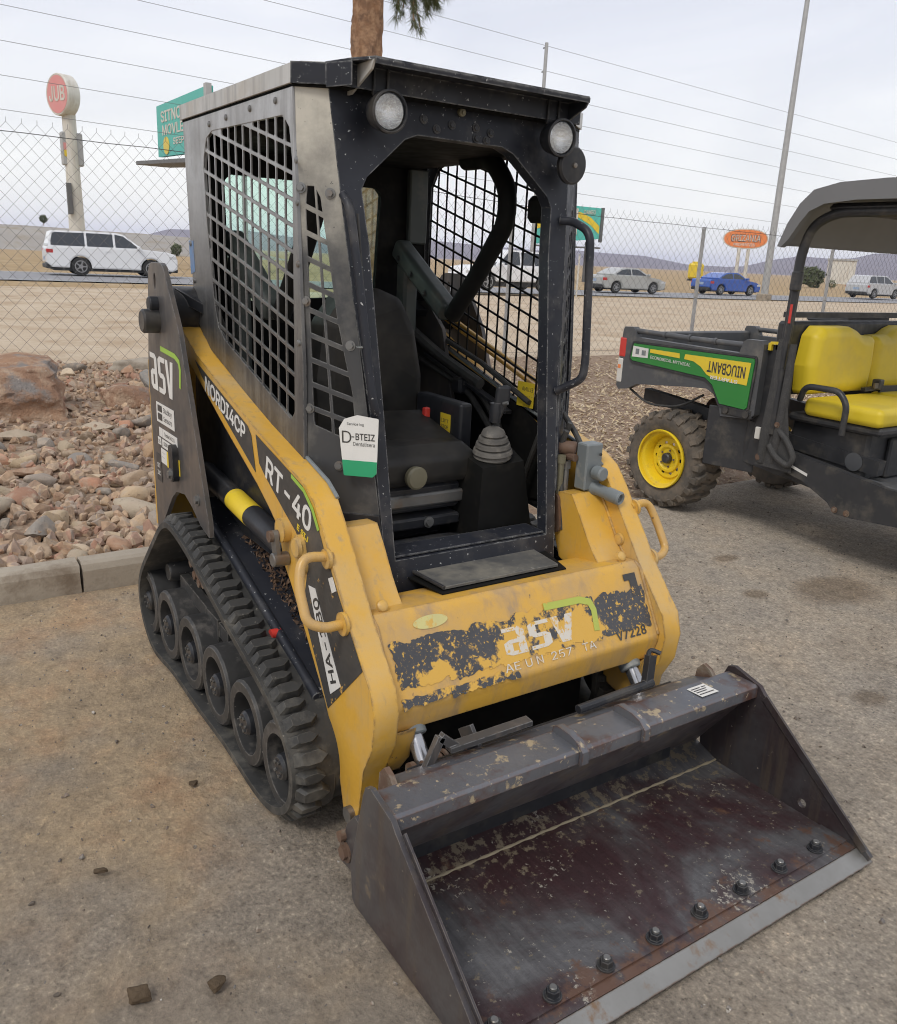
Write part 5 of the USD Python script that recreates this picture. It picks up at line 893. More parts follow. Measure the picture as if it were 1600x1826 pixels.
OPEN_R = Polygon([(-.415, 1.74), (-.418, 1.60), (-.418, 1.25), (-.40, 1.205), (-.36, 1.185), (.22, 1.012), (.275, 1.012), (.315, 1.06), (.322, 1.12), (.33, 1.60), (.31, 1.70), (.25, 1.80), (.10, 1.82), (-.30, 1.825), (-.37, 1.805)]).buffer(-.012).buffer(.012)
barsR = [LineString([(x, .9), (x, 1.9)]).buffer(.0024) for x in np.arange(-.372, .34, .0607)] + [LineString([(-.5, z + .14), (.5, z - .14)]).buffer(.0032) for z in np.arange(.98, 2.1, .0655)]
holesR = OPEN_R.difference(shapely.union_all(barsR)).buffer(-.003).buffer(.003)
sideR = SIDE.difference(OPEN_R); grilleR = OPEN_R.buffer(.004).difference(holesR)
cabp = xgroup('cab', ld)
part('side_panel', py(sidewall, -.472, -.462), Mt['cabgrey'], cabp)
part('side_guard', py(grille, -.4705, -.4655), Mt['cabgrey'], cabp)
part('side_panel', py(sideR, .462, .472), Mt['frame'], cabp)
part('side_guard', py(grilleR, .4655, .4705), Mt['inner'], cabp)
for (x, z) in ((-.02 - .2, 1.842), (-.07, 1.846), (.12, 1.85), (.30, 1.85), (-.445, 1.49), (-.42, 1.37), (.435, 1.60), (.437, 1.45), (.44, 1.25), (.43, 1.70), (.02, 1.035), (-.2, 1.10), (.22, .985), (.36, .955)):
    part('panel_bolt', lathe([(.009, 0), (.008, .004), (0, .007)], (x, -.4722, z), (0, -1, 0), 12), Mt['steel'], cabp)
part('blue_paint_patch', py(Polygon([(-.468, 1.50), (-.42, 1.50), (-.413, 1.40), (-.455, 1.39)]), -.4730, -.4722), Mt['blue_mark'], cabp)
xf_ = lambda z: .644 - .153 * (z - .6)
# angled corner panels between side and front
def facet(S):
    Ab, At = A([.470, -.467, .80]), A([.408, -.467, 1.872]); Bb, Bt = A([xf_(.80), -.315, .80]), A([xf_(1.872), -.395, 1.872])
    quad2 = sbox(0, 0, 1, 1)
    op = Polygon([(.16, .22), (.78, .18), (.80, .30), (.66, .48), (.60, .62), (.52, .76), (.40, .785), (.22, .785), (.17, .74)]).buffer(-.02).buffer(.02)
    bs = [LineString([(.46, 0), (.40, 1)]).buffer(.022)] + [LineString([(0, t + .028), (1, t - .022)]).buffer(.0065) for t in np.arange(.18, .72, .060)]
    pn_ = quad2.difference(op).union(op.buffer(.005).intersection(shapely.union_all(bs)))
    m = extr(pn_.segmentize(.12), 1.0); uvw = m.vertices
    s, t, w = uvw[:, :1], uvw[:, 1:2], uvw[:, 2:]
    P = (1 - t) * ((1 - s) * Ab + s * Bb) + t * ((1 - s) * At + s * Bt); n = unit(np.cross(Bb - Ab, At - Ab))
    m2 = trimesh.Trimesh(P + n * (w - 1) * .006, m.faces, process=False)
    if m2.volume < 0: m2.invert()
    return S(m2), (Ab, At, Bb, Bt, n)
fm, (Ab, At, Bb, Bt, fn) = facet(lambda m: m)
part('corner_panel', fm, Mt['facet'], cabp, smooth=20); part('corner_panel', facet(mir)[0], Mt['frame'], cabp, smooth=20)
def fpt(s, t): return (1 - t) * ((1 - s) * Ab + s * Bb) + t * ((1 - s) * At + s * Bt)
for s, t in ((.08, .78), (.75, .77), (.10, .52), (.85, .42), (.1, .26), (.5, .12), (.9, .13)):
    part('corner_bolt', bolt(fpt(s, t), fn, .009, .009), Mt['steel'], cabp)
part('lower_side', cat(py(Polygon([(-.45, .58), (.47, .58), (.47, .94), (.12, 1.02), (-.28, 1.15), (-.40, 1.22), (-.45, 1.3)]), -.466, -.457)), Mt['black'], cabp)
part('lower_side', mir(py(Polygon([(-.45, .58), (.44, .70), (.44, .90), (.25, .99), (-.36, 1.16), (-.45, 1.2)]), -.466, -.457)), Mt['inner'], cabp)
part('lower_corner', quad((.47, -.466, .56), (.655, -.30, .56), (xf_(.80), -.315, .80), (.47, -.466, .80), .006), Mt['black'], cabp)
# front frame, leaning back
outer = Polygon([(-.300, .565), (-.306, .675), (-.326, 1.07), (-.360, 1.376), (-.380, 1.646), (-.396, 1.875), (.396, 1.875), (.380, 1.646), (.360, 1.376), (.326, 1.07), (.306, .675), (.300, .565)])
inner = Polygon([(-.272, .668), (-.285, 1.07), (-.303, 1.50), (-.317, 1.64), (-.30, 1.672), (-.18, 1.775), (-.14, 1.79), (.14, 1.79), (.18, 1.775), (.30, 1.672), (.317, 1.64), (.303, 1.50), (.285, 1.07), (.272, .668)])
fr = extr(outer.difference(inner), .045)
v = fr.vertices.copy(); fr = trimesh.Trimesh(np.stack([xf_(v[:, 1]) - v[:, 2], v[:, 0], v[:, 1]], 1), fr.faces, process=False)
if fr.volume < 0: fr.invert()
fp = part('front_frame', fr, Mt['frame'], cabp)
for k, (y, z) in enumerate([(-.12, 1.832), (-.03, 1.828), (-.08, 1.812), (.05, 1.83), (.10, 1.822), (.085, 1.80), (.05, 1.802)]): part('frame_bolt', bolt((xf_(z) + .001, y, z), (1, 0, .15), .008, .006), Mt['black'], fp)
part('washer_nozzle', cat(cyl((xf_(1.87) + .0, -.0, 1.865), (xf_(1.87) + .016, -.0, 1.863), .011, 14, .003), cyl((xf_(1.87) + .014, 0, 1.863), (xf_(1.87) + .02, 0, 1.862), .005, 8)), Mt['olive'], fp)
for y in (-.12, -.19, .02, .13): part('sill_bolt', bolt((xf_(.60) + .001, y, .612), (1, 0, .1), .011, .007), Mt['frame'], fp)
part('sill_plate', place(cbox((-.27, -.045, 0), (.27, .045, .006), .001), (xf_(.64) - .06, 0, .671), (0, 1, 0), (-1, 0, 0)), Mt['frame'], fp)
# roof and visor
ROOF = Polygon([(-.495, -.478), (.41, -.478), (.462, -.405), (.50, -.385), (.50, .385), (.462, .405), (.41, .478), (-.495, .478)])
rf = part('roof', cat(pz(ROOF, 1.878, 1.923), pz(ROOF.buffer(-.035), 1.922, 1.934)), Mt['rooftrim'], cabp)
part('roof_front_band', cat(quad((.413, -.480, 1.876), (.464, -.407, 1.876), (.464, -.407, 1.925), (.413, -.480, 1.925), .002), quad((.464, -.407, 1.870), (.53, -.37, 1.872), (.53, -.37, 1.925), (.464, -.407, 1.925), .003), cbox((.499, -.386, 1.872), (.5035, .386, 1.9245))), Mt['frame'], rf)
part('roof_seal', pz(ROOF.buffer(-.006), 1.871, 1.8785), Mt['inner'], rf)
part('head_liner', cbox((-.44, -.42, 1.80), (.42, .42, 1.868), .02), Mt['inner'], cabp)
VIS = Polygon([(.44, -.40), (.53, -.372), (.590, -.340), (.590, .340), (.53, .372), (.44, .40)])
vs = part('visor', cat(pz(VIS, 1.925, 1.932), quad((.588, -.340, 1.916), (.588, .340, 1.916), (.590, .340, 1.928), (.590, -.340, 1.928), .003)), Mt['frame'], cabp)
for s in (-1, 1):
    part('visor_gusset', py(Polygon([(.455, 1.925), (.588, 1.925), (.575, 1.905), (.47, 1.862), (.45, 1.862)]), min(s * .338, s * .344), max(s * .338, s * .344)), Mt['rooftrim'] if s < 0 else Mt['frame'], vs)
for s in (-1, 1):
    c = A([.520, s * .280, 1.824]); dl = unit(A([1, s * -.03, -.06]))
    lampb = part('work_light', lathe([(0, -.03), (.030, -.03), (.040, -.015), (.046, .01), (.050, .022), (.0505, .038), (.046, .040), (.0435, .036), (.041, .012), (0, .004)], c, dl, 36), Mt['black'], cabp)
    part('reflector', lathe([(.0, .002), (.008, .005), (.0085, .004), (.016, .006), (.0165, .005), (.024, .009), (.0245, .008), (.032, .014), (.0325, .013), (.0405, .022)][::-1], c + dl * .010, dl, 36), Mt['lens'], lampb)
    part('lens_glass', lathe([(.0425, .036), (.03, .040), (0, .042)], c, dl, 36), Mt['clear'], lampb)
    part('lamp_bracket', cat(cbox((.505, s * .280 - .022, 1.86), (.511, s * .280 - .017, 1.926)), cbox((.505, s * .280 + .017, 1.86), (.511, s * .280 + .022, 1.926)), cyl((.508, s * .280 - .024, 1.868), (.508, s * .280 + .024, 1.868), .005, 8)), Mt['black'], lampb)
hn = part('horn_disc', lathe([(0, -.02), (.038, -.02), (.052, -.008), (.053, .004), (.048, .010), (.020, .012), (0, .012)], (.53, .345, 1.757), unit(A([1, .06, -.05])), 32), Mt['black'], cabp)
part('centre_bolt', lathe([(.008, .012), (.007, .017), (0, .018)], (.53, .345, 1.757), unit(A([1, .06, -.05])), 12), Mt['steel'], hn)
part('horn_bracket', beam((.52, .345, 1.757), (.485, .375, 1.76), .03, .008), Mt['black'], hn)
# grab tubes on the front legs
part('grab_tube', tube([(xf_(1.60) + .0, .352, 1.605), (xf_(1.60) + .03, .372, 1.605), (.600, .378, 1.575), (.63, .375, 1.20), (.635, .365, 1.15), (xf_(1.10) + .0, .322, 1.105)], .0125, 12, .05), Mt['frame'], cabp)
part('grab_tube', tube([(xf_(1.625), -.372, 1.625), (xf_(1.60) + .03, -.372, 1.60), (.537, -.366, 1.53), (.598, -.335, 1.12), (.60, -.325, 1.08), (xf_(1.07), -.315, 1.07)], .011, 12, .04), Mt['frame'], cabp)
part('door_cable', tube([(xf_(1.5) + .012, -.345, 1.58), (xf_(1.3) + .015, -.335, 1.3), (xf_(1.1) + .014, -.320, 1.06)], .004, 6), Mt['hose'], cabp)
for z in (1.45, 1.25): part('cable_tie', tube([(xf_(z) + .02 + .014 * math.cos(a), -.352 + .014 * math.sin(a), z) for a in np.linspace(0, 6.28, 10)], .0016, 5), Mt['castgrey'], cabp)
# rear wall with window
rear = sbox(-.455, .56, .455, 1.872); win = Polygon([(-.345, 1.30), (.235, 1.33), (.255, 1.70), (.235, 1.722), (-.33, 1.722), (-.352, 1.70)]).buffer(-.02).buffer(.02); slot2 = sbox(.372, 1.56, .412, 1.672)
part('rear_wall', px(rear.difference(win).difference(slot2), -.462, -.440), Mt['inner'], cabp)
part('rear_glass', px(win.buffer(.004), -.455, -.451), Mt['cabglass'], cabp); part('slot_glass', px(slot2.buffer(.003), -.455, -.451), Mt['cabglass'], cabp)
part('floor', cbox((-.44, -.44, .56), (.46, .44, .60)), Mt['inner'], cabp); part('floor', pz(Polygon([(.46, -.44), (.62, -.29), (.62, .29), (.46, .44)]), .56, .60), Mt['inner'], cabp)
# seat
sb = rbox((-.16, -.205, .86), (-.03, .185, 1.37), .06); sbv = sb
def seatback():
    P = Polygon([(-.205, .84), (-.215, 1.08), (-.19, 1.26), (-.12, 1.355), (0, 1.378), (.09, 1.345), (.15, 1.24), (.185, 1.08), (.182, .84)]).buffer(-.05).buffer(.05)
    a, b = px(P.buffer(-.03), -.03, .025), px(P, -.10, .002); return cat(hull(np.vstack([px(P.buffer(-.035), -.02, .028).vertices, px(P, -.10, .0).vertices])))
part('seat_back', seatback(), Mt['seat'], cabp, smooth=45)
part('seat_cushion', hull(np.vstack([rbox((-.08, -.215, .80), (.41, .165, .905), .035).vertices, rbox((-.08, -.19, .82), (.38, .145, .925), .03).vertices])), Mt['seat'], cabp, smooth=45)
part('seat_hump', hull(A([(.05, -.08, .92), (.05, .14, .92), (.34, .14, .912), (.30, -.10, .915), (.10, -.03, .985), (.12, .11, .985), (.18, .10, .97)])), Mt['seat'], cabp, smooth=50)
part('seat_base', cat(cbox((.0, -.20, .715), (.385, .11, .80), .01), cbox((-.02, -.18, .60), (.30, .10, .70), .01)), Mt['black'], cabp)
part('seat_rail', cat(cbox((.30, -.22, .735), (.40, .12, .775), .006)), Mt['steel'], cabp)
part('seat_rail', cbox((.32, -.24, .665), (.405, .10, .70), .006), Mt['black'], cabp)
part('rail_bolt', bolt((.406, -.02, .683), (1, 0, 0), .012, .01), Mt['steel'], cabp)
part('floor_tube', tube([(.42, -.26, .63), (.42, .04, .63), (.40, .12, .61)], .014, 10, .04), Mt['black'], cabp)
part('weight_knob', lathe([(0, 0), (.014, 0), (.018, .006), (.034, .010), (.036, .028), (.030, .034), (.012, .036), (0, .034)], (.405, -.085, .838), (1, 0, 0), 28), Mt['olive'], cabp)
part('red_button', rbox((.15, .10, .965), (.172, .122, 1.0), .006), Mt['red_plastic'], cabp)
cbx = part('control_box', rbox((.02, .155, .70), (.30, .205, 1.03), .012), Mt['black'], cabp)
part('warning_label', py(sbox(.185, .875, .245, .985), .153, .1545), Mt['yellow_print'], cbx)
part('warning_text', cat(*[text(s, (.19, .1528, z), Ux, Vz, h, .0004, .045, False) for s, z, h in (('LIFT', .955, .012), ('STOP', .935, .012), ('####', .905, .016))]), Mt['black_print'], cbx, kind='stuff')
part('console', hull(A([(.34, .10, .60), (.50, .10, .60), (.50, .33, .60), (.34, .36, .60), (.37, .12, .885), (.50, .11, .865), (.50, .27, .875), (.36, .30, .91)])), Mt['inner'], cabp)
jc = A([.44, .19, .885])
bel = [(.05, 0), (.062, .012), (.058, .022), (.066, .028), (.062, .040), (.050, .044), (.058, .050), (.055, .062), (.042, .066), (.050, .072), (.046, .084), (.034, .088), (.040, .094), (.034, .108), (.020, .118), (0, .12)]
joy = part('joystick', cat(lathe([(.018, .11), (.02, .14), (.017, .17), (0, .17)], jc, (0, .0, 1), 16), place(hull(np.vstack([rbox((-.012, -.014, .12), (.012, .014, .16), .009).vertices, rbox((-.012, -.012, .17), (.012, .034, .225), .010).vertices])), jc, unit(A([1, -.3, 0])), unit(A([.3, 1, 0])), unit(A([.02, .05, 1])))), Mt['black'], cabp)
part('bellows', lathe([(a * .98, b * .9) for a, b in bel], jc + A([0, 0, -.01]), unit(A([.1, -.1, 1])), 28), Mt['boot'], joy)
part('joystick_button', cyl(jc + A([.02, .015, .17]), jc + A([.035, .02, .175]), .006, 10), Mt['steel'], joy)
wl = part('wall_label', py(sbox(.22, 1.0, .31, 1.085), .4485, .4500), Mt['yellow_print'], cabp)
part('label_text', cat(*[text(s, (.305, .4482, z), (-1, 0, 0), Vz, h, .0004, .06, False) for s, z, h in (('ELUNA', 1.055, .014), ('-----', 1.035, .008), ('-- --', 1.02, .008))]), Mt['black_print'], wl, kind='stuff')
# restraint bar, channel
for s in (1, -1):
    part('restraint_bar', tube([(.0, s * .335, 1.80), (.15, s * .335, 1.80), (.245, s * .335, 1.70), (.245, s * .335, 1.60), (.10, s * .33, 1.42), (-.03, s * .325, 1.285)], .031, 14, .09), Mt['inner'], cabp)
    ch = part('arm_channel', place(rbox((-.03, -.035, -.038), (.40, .035, .038), .02), (-.40, s * .335, 1.50), unit(A([.36, 0, -.22])), (0, 1, 0)), Mt['green_grey'], cabp)
    part('channel_bolt', cat(*[bolt(A([-.40, s * .335 - .037, 1.49]) + unit(A([.36, 0, -.22])) * t, (0, -1, 0), .008, .006) for t in (.03, .14, .26)]), Mt['black'], ch)
    part('channel_post', cbox((-.40, s * .335 - .03, .95), (-.33, s * .335 + .03, 1.46), .01), Mt['green_grey'], cabp)
part('corner_box', cbox((.33, .34, 1.60), (.42, .43, 1.68), .015), Mt['inner'], cabp)
for p_, r_ in (([(-.38, .41, 1.16), (-.1, .43, 1.07), (.1, .43, .98), (.22, .42, .80)], .016), ([(-.38, .40, 1.10), (-.05, .42, 1.02), (.18, .41, .86), (.24, .40, .62)], .012), ([(.30, .40, .62), (.34, .41, .78), (.40, .42, .95)], .010), ([(-.36, .37, 1.2), (-.2, .40, 1.12), (.05, .41, 1.05)], .02)): part('cab_cable', tube(p_, r_, 8, .08), Mt['hose'], cabp)
part('wall_bracket', cat(cbox((-.10, .38, 1.00), (-.04, .45, 1.06), .01), beam((-.30, .40, 1.12), (.20, .43, .97), .03, .012)), Mt['black'], cabp)
part('left_wall_box', cbox((-.43, .36, 1.53), (-.40, .44, 1.80), .005), Mt['green_grey'], cabp)
# door side cable, hydraulics at the left front corner (far side)
part('side_hose', tube([(-.40, .44, 1.22), (.0, .445, 1.12), (.30, .44, 1.02)], .010, 8), Mt['hose'], cabp)
part('yellow_pipe', tube([(-.42, .50, 1.30), (.36, .50, 1.055)], .008, 8), Mt['yellow'], ld); part('yellow_pipe', tube([(-.42, .51, 1.272), (.36, .51, 1.027)], .008, 8), Mt['yellow'], ld)
vb = part('valve_block', cbox((.605, .395, .80), (.655, .462, .948), .004), Mt['castgrey'], ld)
part('valve_port', cyl((.66, .43, .86), (.70, .43, .86), .022, 18, .004), Mt['castgrey'], vb)
part('quick_coupler', lathe([(0, 0), (.021, 0), (.023, .02), (.019, .03), (.019, .065), (.022, .07), (.022, .115), (.018, .12), (.013, .116), (.011, .108), (0, .108)], (.64, .435, .808), unit(A([.9, .18, -.12])), 24), Mt['castgrey'], vb)
part('valve_screw', bolt((.661, .445, .915), (1, 0, 0), .005, .004, False), Mt['black'], vb)
for pts in ([(.58, .37, .98), (.55, .36, .90), (.60, .355, .78), (.62, .35, .67)], [(.56, .40, 1.0), (.52, .385, .88), (.585, .365, .75), (.60, .36, .66)], [(.50, .42, 1.02), (.56, .43, .96), (.60, .42, .93)]):
    part('hydraulic_hose', tube(pts, .0095, 10, .06), Mt['hose'], ld)
for y, z0, z1, m in ((.352, .70, .90, 'olive'), (.375, .72, .88, 'steel')): part('hose_fitting', cat(cyl((.585, y, z0), (.585, y, z1), .011, 10), cyl((.585, y, z1 - .02), (.585, y, z1 + .005), .015, 6)), Mt[m], ld)
part('fitting_block', cat(cyl((.55, .36, .925), (.60, .40, .925), .022, 14, .004), cyl((.54, .38, .90), (.62, .38, .90), .012, 10)), Mt['rust'], ld)
part('side_link', py(LineString([(.585, .76), (.60, .68)]).buffer(.022), .335, .344), Mt['rust'], ld)
# hanging inspection tag on the near front leg
def onfacet(s, t, w): return fpt(s, t) + fn * w
TGO = A([.552, -.402, .912]); TU = unit(A([.108, .108, 0])); TU = unit(A([.62, .78, -.02])); TV = unit(A([-.08, .0, 1]))
tgp = Polygon([(.012, 0), (.105, 0), (.118, .012), (.128, .175), (.060, .182), (.018, .168), (.0, .14), (.004, .09)]).buffer(-.004).buffer(.004); tgp = shapely.affinity.scale(tgp, .84, .90, origin=(0, 0))
tag_ = part('inspection_tag', place(extr(tgp, .0012), TGO + np.cross(TU, TV) * .012, TU, TV), Mt['white_print'], cabp, label='white and green paper tag')
part('green_band', place(extr(tgp.intersection(sbox(-1, -1, 1, .042)), .0006), TGO + np.cross(TU, TV) * .0133, TU, TV), Mt['tag_green'], tag_)
TT = TGO + np.cross(TU, TV) * .0134
part('lettering', text('D', TT + TU * .008 + TV * .088, TU, TV, .032, .0004, .025, False), Mt['black_print'], tag_)
part('lettering', text('-BTEIZ', TT + TU * .034 + TV * .098, TU, TV, .017, .0004, .062), Mt['black_print'], tag_)
part('lettering', text('Dentalisera', TT + TU * .038 + TV * .082, TU, TV, .010, .0004, .058, False), Mt['black_print'], tag_)
part('lettering', text('Service log', TT + TU * .022 + TV * .136, TU, TV, .007, .0004, .045, False), Mt['black_print'], tag_)
part('lettering', text('CHECKED', TT + TU * .026 + TV * .024, TU, TV, .009, .0004, .05, False), Mt['white_print'], tag_)
# ---- tilt cylinders and quick attach
for s in (-1, 1):
    part('tilt_cylinder', cyl((.86, s * .385, .40), (.945, s * .385, .315), .034, 20, .004), Mt['castgrey'], ld)
    part('tilt_rod', cyl((.935, s * .385, .325), (1.0, s * .385, .255), .021, 18, .003), Mt['chrome'], ld)
    part('tilt_clevis', cat(*[py(LineString([(1.0, .255), (1.05, .19)]).buffer(.024), s * .385 + a, s * .385 + a + .014) for a in (-.045, .031)], cyl((1.0, s * .385 - .05, .25), (1.0, s * .385 + .05, .25), .013, 12)), Mt['rust'], ld)
    part('lower_pin', cat(cyl((.885, s * .545, .10), (.885, s * .45, .10), .022, 16)), Mt['steel'], ld)
part('attach_plate', cat(px(sbox(-.46, .05, .46, .275), 1.055, 1.068), beam((1.05, -.46, .285), (1.05, .46, .285), .035, .022), *[py([(.93, .05), (1.05, .05), (1.05, .21), (1.0, .22), (.90, .13)], y, y + .014) for y in (-.45, -.31, .30, .44)]), Mt['black'], ld)
# ---- bucket
bk = xgroup('bucket', ld); BW = .607
part('top_rail', cat(py(Polygon([(1.122, .324), (1.124, .335), (1.221, .337), (1.230, .331), (1.231, .299), (1.222, .295), (1.214, .322), (1.130, .324)]), -BW, BW)), Mt['bucket_rail'], bk, smooth=14)
part('back_plate', py(Polygon([(1.215, .300), (1.040, .052), (1.030, .060), (1.203, .306)]), -BW, BW), Mt['bucket'], bk)
part('back_strip', py(Polygon([(1.034, .058), (1.032, .046), (1.120, .020), (1.128, .034), (1.045, .062)]), -BW, BW), Mt['bucket_floor'], bk)
part('floor_plate', py(Polygon([(1.04, .012), (1.592, .010), (1.594, .0285), (1.125, .030), (1.05, .046)]), -BW, BW), Mt['bucket_floor'], bk)
Mt['weld'] = look('tan_weld_dirt', (0.30, 0.255, 0.17), (0.22, 0.18, 0.12), 12.0, 0.9, 0.0, bump=0.003, bscale=90)
part('weld_seam', tube([(1.127 + .0008 * math.sin(y * 90), y, .0325) for y in np.linspace(-BW, BW, 120)], [.0036 + .0014 * math.sin(k * 1.3) * math.sin(k * .37) for k in range(120)], 6), Mt['weld'], bk)
part('cutting_edge', py(Polygon([(1.535, .001), (1.628, .001), (1.638, .006), (1.600, .026), (1.5945, .0265), (1.5945, .0095), (1.535, .0095)]), -.622, .622), Mt['edge_steel'], bk)
part('lap_strip', py(Polygon([(1.49, .0270), (1.568, .0285), (1.568, .0335), (1.49, .0325)]), -BW, BW), Mt['bucket_floor'], bk)
SP = Polygon([(1.065, .012), (1.055, .10), (1.082, .21), (1.108, .32), (1.120, .350), (1.142, .358), (1.19, .346), (1.235, .335), (1.252, .318), (1.636, .022), (1.630, .004), (1.56, .002), (1.08, .002)])
sd = SP.difference(shapely.Point(1.425, .060).buffer(.0125))
for s in (-1, 1): part('side_plate', py(sd if s > 0 else SP, *( (-.621, -.6075) if s < 0 else (.6075, .621))), Mt['bucket'], bk)
part('side_rib', cat(beam((1.26, -.604, .312), (1.62, -.604, .035), .006, .022)), Mt['bucket'], bk); part('side_rib', beam((1.26, .604, .312), (1.62, .604, .035), .006, .022), Mt['bucket'], bk)
for k in range(8):
    y = .496 - .1505 * k; p = A([1.545, y, .0335])
    b_ = part('edge_bolt', cat(cyl(p, p + A([0, 0, .004]), .0205, 20), bolt(p + A([0, 0, .004]), (0, 0, 1), .0148, .015, False)), Mt['black'], bk)
    part('bolt_tip', cyl(p + A([0, 0, .017]), p + A([0, 0, .026]), .0085, 12, .0015), Mt['steel'], b_)
for y in (-.085, .13):
    part('lifting_ear', py(Polygon([(1.125, .325), (1.128, .352), (1.142, .360), (1.19, .360), (1.222, .352), (1.243, .335), (1.243, .300), (1.2315, .294), (1.2312, .33)]), y, y + .022), Mt['bucket_rail'], bk)
for y in (-.555, .535): part('hook_ear', py(Polygon([(1.06, .28), (1.065, .335), (1.085, .358), (1.11, .350), (1.135, .325), (1.12, .28)]), y, y + .014), Mt['rust'], bk)
part('rear_lip', py(Polygon([(1.045, .295), (1.12, .322), (1.122, .330), (1.05, .303)]), -.54, .54), Mt['bucket_rail'], bk)
part('pivot_ear', cat(py(Polygon([(.96, .04), (1.06, .05), (1.06, .20), (1.03, .21), (.99, .16)]), -.60, -.588)), Mt['bucket'], bk)
part('pivot_bolt', cat(bolt((.992, -.60, .085), (0, -1, 0), .018, .014), cyl((.98, -.615, .125), (.98, -.58, .125), .014, 10)), Mt['rust'], bk)
part('rail_sticker', place(extr(sbox(-.035, -.028, .035, .028), .0008), (1.172, .435, .3378), (0, 1, 0), unit(A([-1, 0, -.05]))), Mt['white_print'], bk)
part('sticker_print', cat(*[place(extr(sbox(a, b, a + c_, b + .004), .0005), (1.172, .435, .3388), (0, 1, 0), unit(A([-1, 0, -.05]))) for a, b, c_ in ((-.03, .014, .035), (-.03, .004, .05), (-.03, -.006, .042), (-.03, -.018, .058), (.012, .014, .016))]), Mt['black_print'], bk, kind='stuff')
part('latch_lever', cat(tube([(1.075, .05, .335), (1.075, .33, .345)], .013, 10), beam((1.075, .31, .335), (1.055, .335, .42), .03, .02, (1, 0, 0)), tube([(1.05, .33, .40), (1.03, .355, .425), (1.06, .37, .42)], .007, 8, .02)), Mt['black'], ld)
part('latch_lever', cat(beam((1.06, -.36, .335), (1.075, -.12, .350), .030, .014), beam((1.06, -.42, .30), (1.06, -.385, .375), .022, .016, (1, 0, 0)), beam((1.06, -.385, .375), (1.06, -.34, .335), .022, .016, (1, 0, 0))), Mt['tower'], ld)
part('attach_spring', cat(*[lathe([(.020, k * .016), (.026, k * .016 + .004), (.026, k * .016 + .009), (.020, k * .016 + .013)], (1.01, -.40, .255), unit(A([.05, 1, .25])), 14) for k in range(8)]), Mt['rust'], ld)
part('spring_frame', cat(beam((1.03, -.42, .22), (1.03, -.25, .29), .012, .05), beam((.99, -.26, .33), (1.04, -.25, .26), .012, .05), cyl((1.04, -.30, .235), (1.045, -.285, .29), .017, 14), cyl((1.04, -.30, .232), (1.04, -.298, .242), .034, 18)), Mt['tower'], ld)
# ================================================================ UTILITY VEHICLE (right, parked parallel to the loader)
Mt['utv_plastic'] = look('utv_grey_plastic', (0.075, 0.077, 0.08), (0.062, 0.064, 0.067), 6.0, 0.5, 0.1, chips=((0.4, 0.39, 0.36), 0.735, 40.0, 0.01), dirt=((0.15, 0.14, 0.12), 0.64, 7.0, 0.12))
Mt['utv_roof'] = look('utv_roof_grey', (0.155, 0.155, 0.155), (0.14, 0.14, 0.14), 3.0, 0.5, 0.06)
Mt['utv_black'] = look('utv_black_plastic', (0.02, 0.021, 0.023), (0.03, 0.03, 0.032), 6.0, 0.5, 0.12, dirt=((0.09, 0.08, 0.065), 0.63, 8.0, 0.12))
Mt['utv_green'] = look('utv_green', (0.025, 0.19, 0.035), (0.028, 0.20, 0.038), 6.0, 0.4, 0.06)
Mt['utv_yellow'] = look('utv_seat_yellow', (0.66, 0.50, 0.025), (0.62, 0.46, 0.02), 5.0, 0.5, 0.06, dirt=((0.5, 0.38, 0.05), 0.63, 3.0, 0.12))
Mt['rim_yellow'] = look('rim_yellow', (0.75, 0.54, 0.015), (0.72, 0.5, 0.015), 6.0, 0.4, 0.06, dirt=((0.35, 0.25, 0.08), 0.64, 12.0, 0.08))
Mt['tyre_dusty'] = look('dusty_tyre', (0.105, 0.088, 0.068), (0.065, 0.058, 0.05), 7.0, 0.85, 0.05, dirt=((0.16, 0.125, 0.09), 0.55, 10.0, 0.12), bump=0.002, bscale=60)
ut = thing('utility_vehicle', 'green and black utility vehicle with yellow seats and a tipping cargo box', 'utility vehicle', (-1.1, 3.3, 0))
O_ = A([1.1, -3.3, 0])
def U(m): return xf(m, O_)
def upart(n, m, mat, par=None, **k): return part(n, U(cat(*m) if isinstance(m, (list, tuple)) else m), Mt[mat], par or ut, **k)
Yn = 2.75; Yf = 4.05
